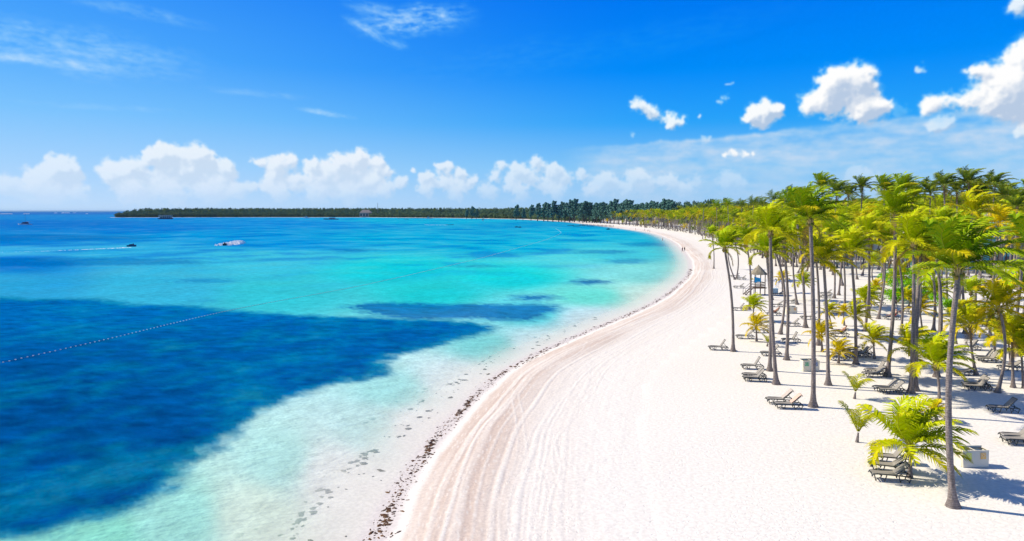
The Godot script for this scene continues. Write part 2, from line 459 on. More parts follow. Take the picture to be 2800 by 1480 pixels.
func make_sea() -> void:
	# sea bed cover: sand flats of several depths, measured at places on the water
	var spots := [[0, 537, 0, 98, 190], [130, 545, 0, 122, 206], [130, 565, 0, 108, 200], [350, 575, 0, 116, 205], [700, 562, 0, 132, 212], [1100, 556, 0, 165, 212], [1400, 566, 0, 146, 205], [1500, 585, 0, 160, 212], [0, 605, 0, 120, 205], [0, 630, 44, 158, 218], [300, 640, 36, 160, 216], [560, 590, 0, 140, 212], [700, 610, 6, 142, 214], [700, 650, 50, 178, 216], [1000, 600, 2, 158, 212], [1000, 680, 14, 190, 212], [1300, 620, 6, 166, 212], [1300, 700, 16, 200, 214], [1550, 640, 60, 190, 216], [1650, 690, 116, 208, 220], [1500, 745, 96, 212, 214], [0, 665, 0, 112, 202], [0, 715, 34, 150, 210], [400, 720, 44, 166, 212], [700, 745, 44, 184, 208], [1100, 740, 24, 190, 206], [1350, 790, 72, 206, 208], [1250, 870, 110, 214, 206], [1000, 985, 152, 226, 216], [700, 1160, 166, 226, 212], [450, 1300, 146, 220, 202], [250, 1362, 124, 212, 186], [850, 1200, 215, 236, 226], [1150, 960, 205, 238, 232], [1350, 862, 182, 234, 232], [1500, 800, 184, 232, 232], [1650, 736, 180, 228, 232], [650, 1300, 196, 232, 210], [1050, 1080, 212, 236, 230], [950, 1080, 178, 230, 220], [1600, 600, 20, 170, 212], [0, 900, 40, 170, 205], [600, 900, 60, 185, 200]]
	var sp := PackedVector2Array()
	var sc := PackedColorArray()
	for q in spots:
		var p := gp(q[0] * 1.087, q[1] * 1.087, SEA)
		sp.append(Vector2(p.x / -p.z * 2.2, log(-p.z)))
		sc.append(lin(q[2] + 8, q[3] + 6, q[4] - 10) if q[1] < 780 else lin(minf(q[2] + 10, 255), q[3] - 2, q[4] + 4))
	var bed := poly([[-900, 1420], [60, 1352], [190, 1304], [330, 1268], [400, 1218], [436, 1168], [520, 1122], [600, 1078], [690, 1020], [790, 974], [850, 960], [955, 940], [958, 905], [1060, 877], [1180, 850], [1248, 824], [1100, 806], [850, 797], [620, 786], [540, 776], [400, 770], [250, 756], [0, 750], [-900, 742]])
	var patches := [poly([[880, 772], [940, 760], [1150, 765], [1370, 766], [1400, 778], [1340, 806], [1180, 806], [1000, 802], [930, 790]]), poly([[1430, 706], [1470, 701], [1535, 704], [1540, 712], [1480, 717], [1440, 715]]), poly([[1290, 750], [1330, 743], [1390, 746], [1400, 754], [1340, 758]]), poly([[430, 703], [520, 701], [600, 704], [580, 710], [470, 709]]), poly([[470, 757], [500, 755], [530, 757], [520, 762], [480, 762]]),
		poly([[-400, 655], [150, 648], [420, 650], [540, 662], [300, 668], [-400, 672]]), poly([[1500, 655], [1560, 650], [1640, 654], [1620, 664], [1540, 665]]), poly([[1440, 630], [1520, 628], [1600, 632], [1560, 640], [1460, 638]]), poly([[-500, 592], [100, 590], [330, 594], [420, 600], [100, 606], [-500, 610]]), poly([[1560, 612], [1640, 608], [1690, 618], [1600, 622]]), poly([[820, 628], [900, 626], [960, 630], [880, 634]]), poly([[1120, 668], [1220, 666], [1280, 670], [1180, 674]])]
	var boxes := []
	for p in patches: boxes.append(box_of(p).grow(8.0))
	var light_spots := [[130, 1190, 90, 0.35], [420, 1180, 40, 0.5], [620, 1010, 120, 0.28], [30, 1220, 60, 0.45], [500, 945, 160, 0.14], [230, 1120, 120, 0.12], [750, 900, 120, 0.14]]
	var thin_spots := []  # paler places where the grass cover thins
	for q in light_spots:
		var a := gp(q[0] * 1.087, q[1] * 1.087, SEA)
		var b := gp((q[0] + q[2]) * 1.087, q[1] * 1.087, SEA)
		thin_spots.append([Vector2(a.x, -a.z), b.x - a.x, q[3]])
	var rows := 560
	var w := 340
	var pts := PackedVector3Array()
	var cols := PackedColorArray()
	pts.resize(rows * w)
	cols.resize(rows * w)
	var grow := pow(9500.0 / 16.0, 1.0 / (rows - 1))
	var d := 16.0
	var weed_a := lin(0, 102, 172)
	var weed_b := lin(0, 76, 138)
	var weed_far := lin(0, 98, 188)
	for i in rows:
		var reach := d * 0.86 + 14.0
		for j in w:
			var x := lerpf(-reach, reach * 0.62, float(j) / (w - 1))
			var k := i * w + j
			pts[k] = Vector3(x, SEA, -d)
			var t := shore_t(x, d)
			if t > 6.0:
				cols[k] = Color(0.3, 0.5, 0.5, 0.0)
				continue
			# flats
			var q := Vector2(x / d * 2.2 + 0.05 * coarse.get_noise_2d(x * 0.3, d * 0.3), log(d) + 0.05 * coarse.get_noise_2d(x * 0.4 + 900.0, d * 0.4))
			var sum := 0.0
			var col := Color(0, 0, 0, 0)
			for m in sp.size():
				var g := q.distance_squared_to(sp[m]) + 0.0006
				g = 1.0 / (g * g)
				sum += g
				col += sc[m] * g
			col /= sum
			# drifting blotches of deeper or weedier bottom, of the size the far water shows
			var bl := coarse.get_noise_2d(x * 0.5, d * 0.5)
			var bl2 := coarse.get_noise_2d(x * 1.5 + 500.0, d * 1.4)
			var bl3 := coarse.get_noise_2d(x * 4.0 + 900.0, d * 3.6)
			var far := smoothstep(90.0, 240.0, d)
			col = col.lerp(weed_far, clampf((bl * 0.9 + bl2 * 1.3 + bl3 * 0.6 - 0.1) * 0.8, 0.0, 0.5) * far * smoothstep(-8.0, -40.0, t))
			col = col.lerp(Color(col.r + 0.05, col.g * 1.22 + 0.03, col.b * 1.1, 1), clampf((-bl * 0.6 - bl2 * 1.1 - bl3 * 0.9 - 0.12) * 0.9, 0.0, 0.7) * far)
			col *= 1.0 + 0.13 * bl3 * smoothstep(40.0, 120.0, d) + 0.05 * fine.get_noise_2d(x * 0.6, d * 0.5) * smoothstep(260.0, 60.0, d)
			# sea grass
			var wob := Vector2(fine.get_noise_2d(x * 1.3, d * 1.3), fine.get_noise_2d(x * 1.3 + 300.0, d * 1.3)) * (0.35 + d * 0.011)
			wob += Vector2(coarse.get_noise_2d(x * 2.2, d * 2.2), coarse.get_noise_2d(x * 2.2 + 77.0, d * 2.2)) * (0.8 + d * 0.012)
			var here := Vector2(x, d) + wob
			var cover := 0.0
			if d < 140.0:
				var soft := 0.6 + d * 0.01
				for k2 in 16:      # the edge thins out over a metre or two
					if Geometry2D.is_point_in_polygon(here + Vector2.from_angle(k2 * 2.39996) * sqrt((k2 + 0.5) / 16.0) * soft * 1.5, bed): cover += 0.0625
			if cover > 0.0:
				col = col.lerp(lin(30, 156, 176), smoothstep(0.0, 0.7, cover))
				for e in thin_spots:
					var f: float = 1.0 - here.distance_to(e[0]) / e[1]
					if f > 0.0: cover *= 1.0 - e[2] * smoothstep(0.0, 0.8, f) * clampf(0.6 + 1.2 * fine.get_noise_2d(x * 1.8, d * 0.9), 0.0, 1.0)
				cover *= clampf(0.93 + 0.3 * coarse.get_noise_2d(x * 3.2 + 40.0, d * 2.4) + 0.22 * fine.get_noise_2d(x * 0.7, d * 0.45) + 0.16 * fine.get_noise_2d(x * 2.2, d * 1.4), 0.0, 1.0)
			for m in patches.size():
				if boxes[m].has_point(here):
					var soft := d * 0.012
					var pc := 0.0
					for o: Vector2 in [Vector2(-1, 0), Vector2(1, 0), Vector2(0, 1.4), Vector2(0, -1.4)]:
						if Geometry2D.is_point_in_polygon(here + o * soft, patches[m]): pc += 0.25
					cover = maxf(cover, pc * (0.85 if m < 3 else 0.5))
			if cover > 0.0:
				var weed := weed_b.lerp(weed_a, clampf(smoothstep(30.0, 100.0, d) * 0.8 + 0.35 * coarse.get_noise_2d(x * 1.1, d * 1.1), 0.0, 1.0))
				weed *= 1.0 + 0.42 * fine.get_noise_2d(x * 0.75 + d * 0.2, d * 1.6) + 0.2 * fine.get_noise_2d(x * 2.0 + d * 0.5, d * 4.0) * smoothstep(110.0, 40.0, d)  # mottled grass, its streaks also painting in the light and dark of waves
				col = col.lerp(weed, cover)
			# clear where it is thin: the share of light that the water's own thickness takes
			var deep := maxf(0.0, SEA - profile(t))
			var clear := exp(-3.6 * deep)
			col *= 0.98 * (1.0 + 0.3 * clear)  # colour brightened over thin water, to offset the light its bed loses
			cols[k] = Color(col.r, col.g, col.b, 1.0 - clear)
		d *= grow
	var b := MB.new()
	b.grid(pts, cols, rows, w)
	var m := StandardMaterial3D.new()
	m.resource_name = "sea_water"
	m.vertex_color_use_as_albedo = true
	m.transparency = BaseMaterial3D.TRANSPARENCY_ALPHA
	m.roughness = 0.16
	m.specular_mode = BaseMaterial3D.SPECULAR_DISABLED
	m.albedo_texture = noise_tex(512, 0.03, 0.88, 1.0, 3)  # mottled colour stands in for the light and dark of ripples
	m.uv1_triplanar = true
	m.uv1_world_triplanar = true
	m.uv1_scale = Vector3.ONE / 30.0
	m.heightmap_enabled = true
	m.heightmap_texture = wave_texture()
	m.heightmap_scale = 15.0
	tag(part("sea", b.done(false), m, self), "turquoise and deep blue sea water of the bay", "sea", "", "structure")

func wave_texture() -> ImageTexture:      # wind ripples: long across the wind, short along it, two sizes
	var n := FastNoiseLite.new()
	n.noise_type = FastNoiseLite.TYPE_SIMPLEX_SMOOTH
	n.fractal_octaves = 3
	n.frequency = 0.022
	n.seed = 5
	var a := n.get_seamless_image(512, 1024)
	a.resize(1024, 1024, Image.INTERPOLATE_CUBIC)
	n.frequency = 0.07
	n.seed = 9
	var b2 := n.get_seamless_image(640, 1024)
	b2.resize(1024, 1024, Image.INTERPOLATE_CUBIC)
	a.convert(Image.FORMAT_L8)
	b2.convert(Image.FORMAT_L8)
	var da := a.get_data()
	var db := b2.get_data()
	for i in da.size():
		da[i] = (da[i] * 165 + db[i] * 91) >> 8
	return ImageTexture.create_from_image(Image.create_from_data(1024, 1024, false, Image.FORMAT_L8, da))

# ---------------------------------------------------------------- sand
func sand_material() -> StandardMaterial3D:
	if mats.has("sand"): return mats["sand"]
	var m := StandardMaterial3D.new()
	m.resource_name = "coral_sand"
	m.vertex_color_use_as_albedo = true
	m.roughness = 0.95
	m.metallic_specular = 0.2
	m.albedo_texture = noise_tex(1024, 0.035, 0.9, 1.0, 21, 5)
	m.uv1_triplanar = true
	m.uv1_world_triplanar = true
	m.uv1_scale = Vector3.ONE / 11.0
	m.heightmap_enabled = true
	m.heightmap_texture = trampled()
	m.heightmap_scale = 3.2
	mats["sand"] = m
	return m

func trampled() -> ImageTexture:      # wind grain with footprints pressed in, some in lines, some scattered
	var n := FastNoiseLite.new()
	n.noise_type = FastNoiseLite.TYPE_SIMPLEX_SMOOTH
	n.frequency = 0.02
	n.fractal_octaves = 5
	n.fractal_gain = 0.6
	n.seed = 33
	var im := n.get_seamless_image(1024, 1024)
	im.convert(Image.FORMAT_L8)
	var h := im.get_data()
	for i in h.size(): h[i] = 90 + (h[i] * 80 >> 8)
	var r := RandomNumberGenerator.new()
	r.seed = 6
	for k in 60:
		var p := Vector2(r.randf() * 1024.0, r.randf() * 1024.0)
		var dir := Vector2.from_angle(r.randf() * TAU)
		for step in r.randi_range(2, 26):
			p += dir * 62.0
			dir = dir.rotated(r.randf_range(-0.25, 0.25))
			var c := p + dir.orthogonal() * (9.0 if step % 2 else -9.0)
			for y in range(-11, 12):
				for x in range(-11, 12):
					var u := Vector2(x, y).dot(dir) / 11.0
					var w := Vector2(x, y).dot(dir.orthogonal()) / 5.5
					var e := u * u + w * w
					if e < 1.6:
						var at := posmod(int(c.y) + y, 1024) * 1024 + posmod(int(c.x) + x, 1024)
						h[at] = clampi(h[at] + int(-62.0 * (1.0 - e) if e < 1.0 else 26.0 * sin((e - 1.0) / 0.6 * PI)), 0, 255)
	return ImageTexture.create_from_image(Image.create_from_data(1024, 1024, false, Image.FORMAT_L8, h))

var ruts := []

func make_beach() -> void:
	var dry := Color(0.84, 0.80, 0.735)
	var damp := Color(0.645, 0.525, 0.445)
	var wet := Color(0.66, 0.60, 0.565)
	# the wide sheet: dry sand inland, sea bed far out
	var rows := 260
	var w := 150
	var pts := PackedVector3Array()
	var cols := PackedColorArray()
	var grow := pow(9000.0 / 14.0, 1.0 / (rows - 1))
	var d := 14.0
	for i in rows:
		var reach := d * 0.95 + 22.0
		for j in w:
			var x := lerpf(-reach, reach, float(j) / (w - 1))
			var t := shore_t(x, d)
			var y := profile(t) - 0.012
			if t < 12.6: y -= 0.5 * smoothstep(12.6, 10.0, t)
			else: y += (0.05 * coarse.get_noise_2d(x * 5.0, d * 5.0) - 0.02) * smoothstep(17.0, 28.0, t) * smoothstep(200.0, 60.0, d)
			pts.append(Vector3(x, y, -d))
			var g := dry * (1.0 - 0.05 * maxf(0.0, coarse.get_noise_2d(x * 2.0, d * 2.0)))
			cols.append(g)
		d *= grow
	var b := MB.new()
	b.grid(pts, cols, rows, w)
	tag(part("sand_ground", b.done(false), sand_material(), self), "white coral sand ground running inland under the palms", "sand", "", "structure")
	# the strip along the water: sea bed, wet edge, driven-over damp sand; it follows the waterline
	for k in 22:
		ruts.append([[1.5, 0.3, 0.5], [2.3, 0.22, 0.9], [2.62, 0.3, 1.0], [3.3, 0.24, 1.0], [3.75, 0.5, 0.8], [4.5, 0.2, 0.6], [5.2, 0.3, 1.0], [5.9, 0.18, 0.4], [6.3, 0.3, 0.8], [7.1, 0.2, 0.7], [7.45, 0.18, 0.7], [8.3, 0.3, 0.5], [8.9, 0.2, 0.6], [9.9, 0.18, 0.5], [10.3, 0.18, 0.5], [5.0, 0.16, 0.8], [5.35, 0.16, 0.8], [7.6, 0.15, 0.7], [8.0, 0.15, 0.7], [10.8, 0.14, 0.6], [11.2, 0.14, 0.6], [6.6, 0.2, 0.5]][k] + [k >= 15])
	var ts := PackedFloat32Array()
	var tt := -36.0
	while tt < 14.0:
		ts.append(tt)
		tt += 1.6 if tt < -10.0 else (0.5 if tt < -2.5 else (0.16 if tt < 0.4 else (0.085 if tt < 9.5 else 0.13)))
	ts.append(14.0)
	var p2 := PackedVector3Array()
	var c2 := PackedColorArray()
	var line := []
	var dd := 8.0
	while dd < join_d:
		line.append(Vector2(table(shore_d, shore_x, dd), dd))
		dd += maxf(0.3, dd * 0.0085)
	for x in [spit_x[5], spit_x[4], (spit_x[4] + spit_x[3]) / 2.0, spit_x[3], spit_x[2], spit_x[1], spit_x[0]]:
		line.append(Vector2(x, table(spit_x, spit_d, x)))
	var along := 0.0
	for i in line.size():
		var a: Vector2 = line[maxi(i - 1, 0)]
		var e: Vector2 = line[mini(i + 1, line.size() - 1)]
		if i > 0: along += line[i].distance_to(line[i - 1])
		var dir := (e - a).normalized()
		var nor := Vector2(dir.y, -dir.x)
		var wet_edge := 0.95 + 0.35 * fine.get_noise_2d(along * 0.35, 3.0) + 0.3 * coarse.get_noise_2d(along, 8.0)
		var inner := 6.9 + 1.0 * coarse.get_noise_2d(along * 0.5, 31.0)
		var rut := []
		for r in ruts:
			rut.append(Vector3(r[0] + (4.0 * coarse.get_noise_2d(along * 1.1, floorf(r[0] / 2.0) * 57.0) if r[3] else 0.0) + 0.9 * coarse.get_noise_2d(along * 0.8, r[0] * 13.0) + 0.08 * fine.get_noise_2d(along * 0.5, r[0] * 40.0), r[1], r[2] * clampf(0.75 + 1.1 * coarse.get_noise_2d(along * 1.4, r[0] * 71.0), 0.05, 1.0)))
		for t in ts:
			var x: float = line[i].x + nor.x * t
			var z: float = line[i].y + nor.y * t
			var y := profile(t)
			var col := dry
			if t < -1.0:
				col = Color(0.72, 0.68, 0.62) * (1.0 + 0.06 * coarse.get_noise_2d(x * 3.0, z * 3.0))
			elif t < wet_edge:
				col = Color(0.72, 0.68, 0.62).lerp(wet.lerp(Color(0.74, 0.69, 0.665), 0.45), smoothstep(-1.0, -0.2, t)).lerp(dry, smoothstep(wet_edge - 0.6, wet_edge, t))
			else:
				var wetness := smoothstep(wet_edge + 0.0, wet_edge + 0.55, t) * (1.0 - smoothstep(inner - 3.4, inner, t) * 0.85) * (1.0 - smoothstep(inner + 1.0, inner + 3.4, t))
				wetness *= clampf(0.80 + 0.5 * coarse.get_noise_2d(x * 1.6, z * 1.6) + 0.35 * fine.get_noise_2d(t * 3.2, along * 0.12), 0.0, 1.0)
				var dark := smoothstep(0.18, 0.5, coarse.get_noise_2d(t * 9.0, along * 0.7 + 40.0)) * smoothstep(3.6, 4.4, t) * (1.0 - smoothstep(6.0, 7.4, t))
				col = dry.lerp(damp, wetness).lerp(Color(0.47, 0.365, 0.31), dark * 0.62 * wetness)
				var ridge := 0.0
				var cut := 0.0
				for r: Vector3 in rut:
					var u := absf(t - r.x) / r.y
					if u < 1.6:
						ridge = maxf(ridge, (1.0 - smoothstep(0.25, 0.62, u)) * r.z)
						cut = maxf(cut, (1.0 - smoothstep(0.0, 0.3, absf(u - 0.85))) * r.z)
				col = col.lerp(dry, ridge * 0.7).lerp(damp, cut * 0.16 * (1.0 - wetness) * smoothstep(13.6, 12.0, t))
				var grain := fine.get_noise_2d(x * 14.0, z * 14.0)
				col = col.lerp(dry, smoothstep(0.3, 0.46, grain) * 0.6 * wetness)
				y += 0.016 * ridge - 0.02 * cut + 0.02 * fine.get_noise_2d(x * 2.4, z * 2.4) * smoothstep(wet_edge, wet_edge + 1.0, t) * (1.0 - smoothstep(12.0, 14.0, t))
			if t > 10.5: y = lerpf(y, -0.03, smoothstep(10.5, 14.0, t))
			p2.append(Vector3(x, y, -z))
			c2.append(col)
	var cut := 0
	while ts[cut] < -0.9: cut += 1
	for piece in 2:
		var from := 0 if piece == 0 else cut
		var to := cut if piece == 0 else ts.size() - 1
		var pp := PackedVector3Array()
		var cc := PackedColorArray()
		for i in line.size():
			pp.append_array(p2.slice(i * ts.size() + from, i * ts.size() + to + 1))
			cc.append_array(c2.slice(i * ts.size() + from, i * ts.size() + to + 1))
		var s := MB.new()
		s.grid(pp, cc, line.size(), to - from + 1)
		if piece == 0:
			var bed := sand_material().duplicate()
			bed.resource_name = "sea_bed_sand"
			bed.heightmap_scale = 0.8
			tag(part("sea_bed", s.done(false), bed, self), "pale sand bottom seen through the clear shallows", "sea bed", "", "structure")
		else:
			tag(part("beach", s.done(false), sand_material(), self), "damp sand beach along the water with wheel ruts", "beach", "", "structure")
	print("beach ", line.size(), " x ", ts.size())

# ---------------------------------------------------------------- coconut palms
var crowns := []          # each template: list of frond meshes, blown inland (towards +x) by the sea wind
var crown_mesh := []      # the same crowns joined, for palms too far off to tell fronds apart
var young := []
var dead := []
var frond_mat: StandardMaterial3D
var trunk_mat: StandardMaterial3D
var trunk_far := []
const WIND := Vector3(0.93, 0.0, 0.28)

func leaf_material() -> StandardMaterial3D:
	if mats.has("leaf"): return mats["leaf"]
	var m := StandardMaterial3D.new()
	m.resource_name = "palm_leaf"
	m.vertex_color_use_as_albedo = true
	m.roughness = 0.5
	m.metallic_specular = 0.12
	m.backlight_enabled = true
	m.backlight = Color(0.46, 0.5, 0.12)
	mats["leaf"] = m
	return m

func bark_material() -> StandardMaterial3D:
	if mats.has("bark"): return mats["bark"]
	var im := Image.create_empty(64, 512, false, Image.FORMAT_RGB8)
	var hi := Image.create_empty(64, 512, false, Image.FORMAT_L8)
	var r := RandomNumberGenerator.new()
	r.seed = 3
	var ring := PackedFloat32Array()
	var y := 0
	ring.resize(512)
	while y < 512:      # leaf scars, uneven
		var gap := r.randi_range(12, 24)
		for k in gap:
			if y + k < 512: ring[y + k] = clampf(1.0 - absf(k - 2.5) / 3.0, 0.0, 1.0)
		y += gap
	for j in 512:
		for i in 64:
			var u := cos(TAU * i / 64.0) * 9.0
			var w := sin(TAU * i / 64.0) * 9.0
			var n := fine.get_noise_3d(u * 0.6, w * 0.6, j * 0.12)
			var n2 := fine.get_noise_3d(u * 0.25 + 40.0, w * 0.25, j * 0.02)
			var k := ring[posmod(j + int(2.0 * fine.get_noise_2d(u, w) * 3.0), 512)]
			var c := Color(0.22, 0.185, 0.17) * (1.0 + 0.5 * n + 0.45 * n2)
			c = c.lerp(Color(0.12, 0.10, 0.095), k * 0.7)
			im.set_pixel(i, j, c.linear_to_srgb())
			hi.set_pixel(i, j, Color.WHITE * clampf(0.6 + 0.4 * n - 0.5 * k, 0.0, 1.0))
	var m := StandardMaterial3D.new()
	m.resource_name = "palm_bark"
	m.albedo_texture = ImageTexture.create_from_image(im)
	m.heightmap_enabled = true
	m.heightmap_texture = ImageTexture.create_from_image(hi)
	m.heightmap_scale = 3.0
	m.uv1_scale = Vector3(1, 0.33, 1)
	m.roughness = 0.92
	m.vertex_color_use_as_albedo = true
	mats["bark"] = m
	return m

# one frond: a rib that rises, arches over and is swept downwind, with two rows of hanging leaflets
func frond(b: MB, az: float, el: float, length: float, sag: float, wind: float, tone: Color, dry: float, pairs: int, r: RandomNumberGenerator) -> void:
	var d := Vector3(cos(el) * cos(az), sin(el), cos(el) * sin(az))
	var segs := 10
	var pts := [d * 0.08]
	var step := length / segs
	for i in segs:
		var f := float(i + 1) / segs
		d = (d + Vector3.DOWN * sag * f * 0.34 + WIND * wind * f * 0.3).normalized()
		pts.append(pts[-1] + d * step)
	var rad := []
	for i in pts.size(): rad.append(lerpf(0.034, 0.006, float(i) / segs))
	b.tint = tone.lerp(Color(0.42, 0.33, 0.06), 0.55)
	b.tube(pts, rad, 3, false)
	for i in pairs:
		var s := lerpf(0.13, 0.995, (i + 0.5) / pairs)
		var q := s * segs
		var k := mini(int(q), segs - 1)
		var p: Vector3 = pts[k].lerp(pts[k + 1], q - k)
		var tan_: Vector3 = (pts[k + 1] - pts[k]).normalized()
		var side := tan_.cross(Vector3.UP)
		if side.length() < 0.15: side = Vector3(-sin(az), 0, cos(az))
		side = side.normalized()
		var up := side.cross(tan_)
		var ll := length * (0.335 * pow(sin(PI * clampf(0.12 + s * 0.8, 0, 1)), 0.7)) * r.randf_range(0.86, 1.1)
		for sg: float in [-1.0, 1.0]:
			if r.randf() < 0.04: continue
			var fwd := lerpf(0.45, 1.3, s)
			var dir := (side * sg + tan_ * fwd + up * 0.34 + WIND * wind * 0.22 + Vector3(r.randf_range(-1, 1), r.randf_range(-1, 1), r.randf_range(-1, 1)) * 0.09).normalized()
			var mid := p + dir * ll * 0.5
			var tip := mid + (dir + Vector3.DOWN * (0.55 + 0.5 * sag) + WIND * wind * 0.2).normalized() * ll * 0.55
			var wd := tan_ * length * 0.0165
			var c := tone * r.randf_range(0.78, 1.22)
			var yellow := clampf(dry * 1.5 * s + r.randf_range(-0.25, 0.2) + dry * 0.4, 0.0, 1.0)
			b.tint = c.lerp(Color(0.66, 0.46, 0.008), yellow * 0.8)
			b.quad(p - wd, p + wd, mid + wd * 0.85, mid - wd * 0.85)
			b.tint = b.tint.lerp(Color(0.46, 0.34, 0.03), 0.12 + 0.25 * dry)
			b.tri(mid - wd * 0.85, mid + wd * 0.85, tip)

func make_crowns() -> void:
	frond_mat = leaf_material()
	trunk_mat = bark_material()
	var r := RandomNumberGenerator.new()
	r.seed = 77
	# kind: fronds, length, tone, how yellow, how high the lowest hang
	var kinds := [[22, 2.85, Color(0.30, 0.43, 0.004), 0.2, 0.05], [24, 2.95, Color(0.22, 0.36, 0.006), 0.1, 0.1], [20, 2.7, Color(0.45, 0.50, 0.003), 0.42, -0.1], [22, 2.85, Color(0.39, 0.49, 0.003), 0.26, 0.0], [19, 2.7, Color(0.11, 0.19, 0.018), 0.06, 0.1], [18, 2.55, Color(0.70, 0.58, 0.002), 0.85, -0.15]]
	for k in kinds:
		var set_ := []
		var all := MB.new()
		var count: int = k[0]
		for i in count:
			var age := float(i) / (count - 1)
			var az := i * 2.39996 + r.randf_range(-0.25, 0.25)
			var el := lerpf(1.42, k[4], pow(age, 1.05)) + r.randf_range(-0.12, 0.12)
			var ln: float = k[1] * lerpf(0.86, 1.0, sin(PI * minf(age * 1.3, 1.0))) * r.randf_range(0.9, 1.08)
			var sag := lerpf(0.22, 0.8, age) * r.randf_range(0.8, 1.2)
			var wind := lerpf(0.8, 0.6, age) * r.randf_range(0.7, 1.25)
			var dry: float = clampf(k[3] * (0.35 + 1.5 * age * age) + (0.35 if r.randf() < 0.1 and age > 0.6 else 0.0), 0.0, 1.0)
			var tone: Color = k[2] * r.randf_range(0.82, 1.18)
			var b := MB.new()
			var sd := r.randi()
			var rr := RandomNumberGenerator.new()
			rr.seed = sd
			frond(b, az, el, ln, sag, wind, tone, dry, 30, rr)
			set_.append(b.done(false))
			rr.seed = sd
			frond(all, az, el, ln, sag, wind, tone, dry, 16, rr)
		crowns.append(set_)
		crown_mesh.append(all.done(false))
	# the very young palm: a few stiff upright fronds
	var ys := []
	for i in 6:
		var b := MB.new()
		frond(b, i * 2.4 + 0.4, r.randf_range(0.95, 1.4), r.randf_range(1.5, 2.0), 0.7, 0.3, Color(0.34, 0.42, 0.006), 0.25, 22, r)
		ys.append(b.done(false))
	young = ys
	for i in 3:      # dry fronds that hang against the trunk
		var b := MB.new()
		frond(b, i * 2.1, r.randf_range(-0.9, -0.4), r.randf_range(1.5, 2.1), 1.5, 0.25, Color(0.20, 0.12, 0.055), 0.0, 18, r)
		dead.append(b.done(false))
	for k in 4:
		var lean := [0.05, 0.12, -0.03, 0.2][k] as float
		trunk_far.append(trunk_mesh(1.0, Vector3(lean * 12.0, 12.0, lean * 2.0), Vector3(0.5 * (1 if k % 2 else -1), 0, 0.1), 0.15, 6, 8))

func trunk_mesh(flare: float, top: Vector3, bow: Vector3, rad: float, sides: int, segs: int) -> ArrayMesh:
	var b := MB.new()
	var pts := []
	var rr := []
	for i in segs + 1:
		var f := pow(float(i) / segs, 1.25)
		var p := top * f + bow * sin(PI * f)
		p.y = top.y * f - (0.12 if i == 0 else 0.0)
		pts.append(p)
		rr.append(rad * lerpf(1.0, 0.72, f) * (1.0 + flare * 1.15 * exp(-p.y / 0.38)) * (1.0 + 0.03 * sin(i * 2.7)))
	b.tint = Color(1, 1, 1)
	b.tube(pts, rr, sides, true)
	return b.done()

# heart of the crown: leaf bases, fibre and a few nuts
var heart_mesh: ArrayMesh
func crown_heart() -> ArrayMesh:
	if heart_mesh: return heart_mesh
	var b := MB.new()
	var r := RandomNumberGenerator.new()
	r.seed = 5
	for i in 9:
		b.tint = Color(0.36, 0.27, 0.12) * r.randf_range(0.7, 1.2)
		var a := i * 2.4
		b.tube([Vector3(0, -0.34, 0), Vector3(cos(a), 0.0, sin(a)) * 0.13 + Vector3(0, -0.1, 0), Vector3(cos(a) * 0.18, 0.2, sin(a) * 0.18)], [0.07, 0.06, 0.02], 5, false)
	for i in 6:
		b.tint = Color(0.20, 0.22, 0.04) if i % 2 else Color(0.34, 0.24, 0.05)
		var a := i * 1.1 + 0.3
		b.ball(Vector3(cos(a) * 0.2, -0.2 - 0.07 * (i % 3), sin(a) * 0.2), Vector3(0.09, 0.11, 0.09), 5, 7)
	heart_mesh = b.done(false)
	return heart_mesh

# a palm from the pixel of its foot and the pixel of its crown
func palm(foot: Vector2, head: Vector2, kind: int, size: float, bow: float, label: String, group := "", called := "coconut_palm", parts := true) -> Node3D:
	var p := gp(foot.x, foot.y)
	var q := at_depth(head.x, head.y, p.z)
	return palm_at(p, q - p + Vector3(0, 0, rng.randf_range(-0.4, 0.4)), kind, size, bow, label, group, called, parts)

func palm_at(p: Vector3, top: Vector3, kind: int, size: float, bow: float, label: String, group: String, called: String, parts: bool) -> Node3D:
	var o := thing(called, p, 0.0, label, "palm tree", group)
	var tall := top.y
	var rad := clampf(0.085 + 0.0058 * tall, 0.09, 0.165)
	part("trunk", trunk_mesh(1.0 if tall > 3.0 else 0.55, top, Vector3(bow, 0, bow * rng.randf_range(-0.3, 0.3)), rad, 10, 16), trunk_mat, o)
	var turn := Basis(Vector3.UP, rng.randf_range(-0.5, 0.5)).scaled(Vector3.ONE * size)
	if parts:
		part("crown_heart", crown_heart(), solid("heart", Color.WHITE, 0.8, 0.3, true), o, Transform3D(Basis().scaled(Vector3.ONE * clampf(size, 0.5, 1.0)), top))
		for m in crowns[kind]:
			part("frond", m, frond_mat, o, Transform3D(turn, top))
		if tall > 4.0:
			for i in rng.randi_range(0, 3):
				part("dead_frond", dead[rng.randi() % dead.size()], frond_mat, o, Transform3D(Basis(Vector3.UP, rng.randf() * TAU).scaled(Vector3.ONE * size), top - Vector3(0, 0.15, 0)))
	else:
		part("crown", crown_mesh[kind], frond_mat, o, Transform3D(turn, top))
	return o

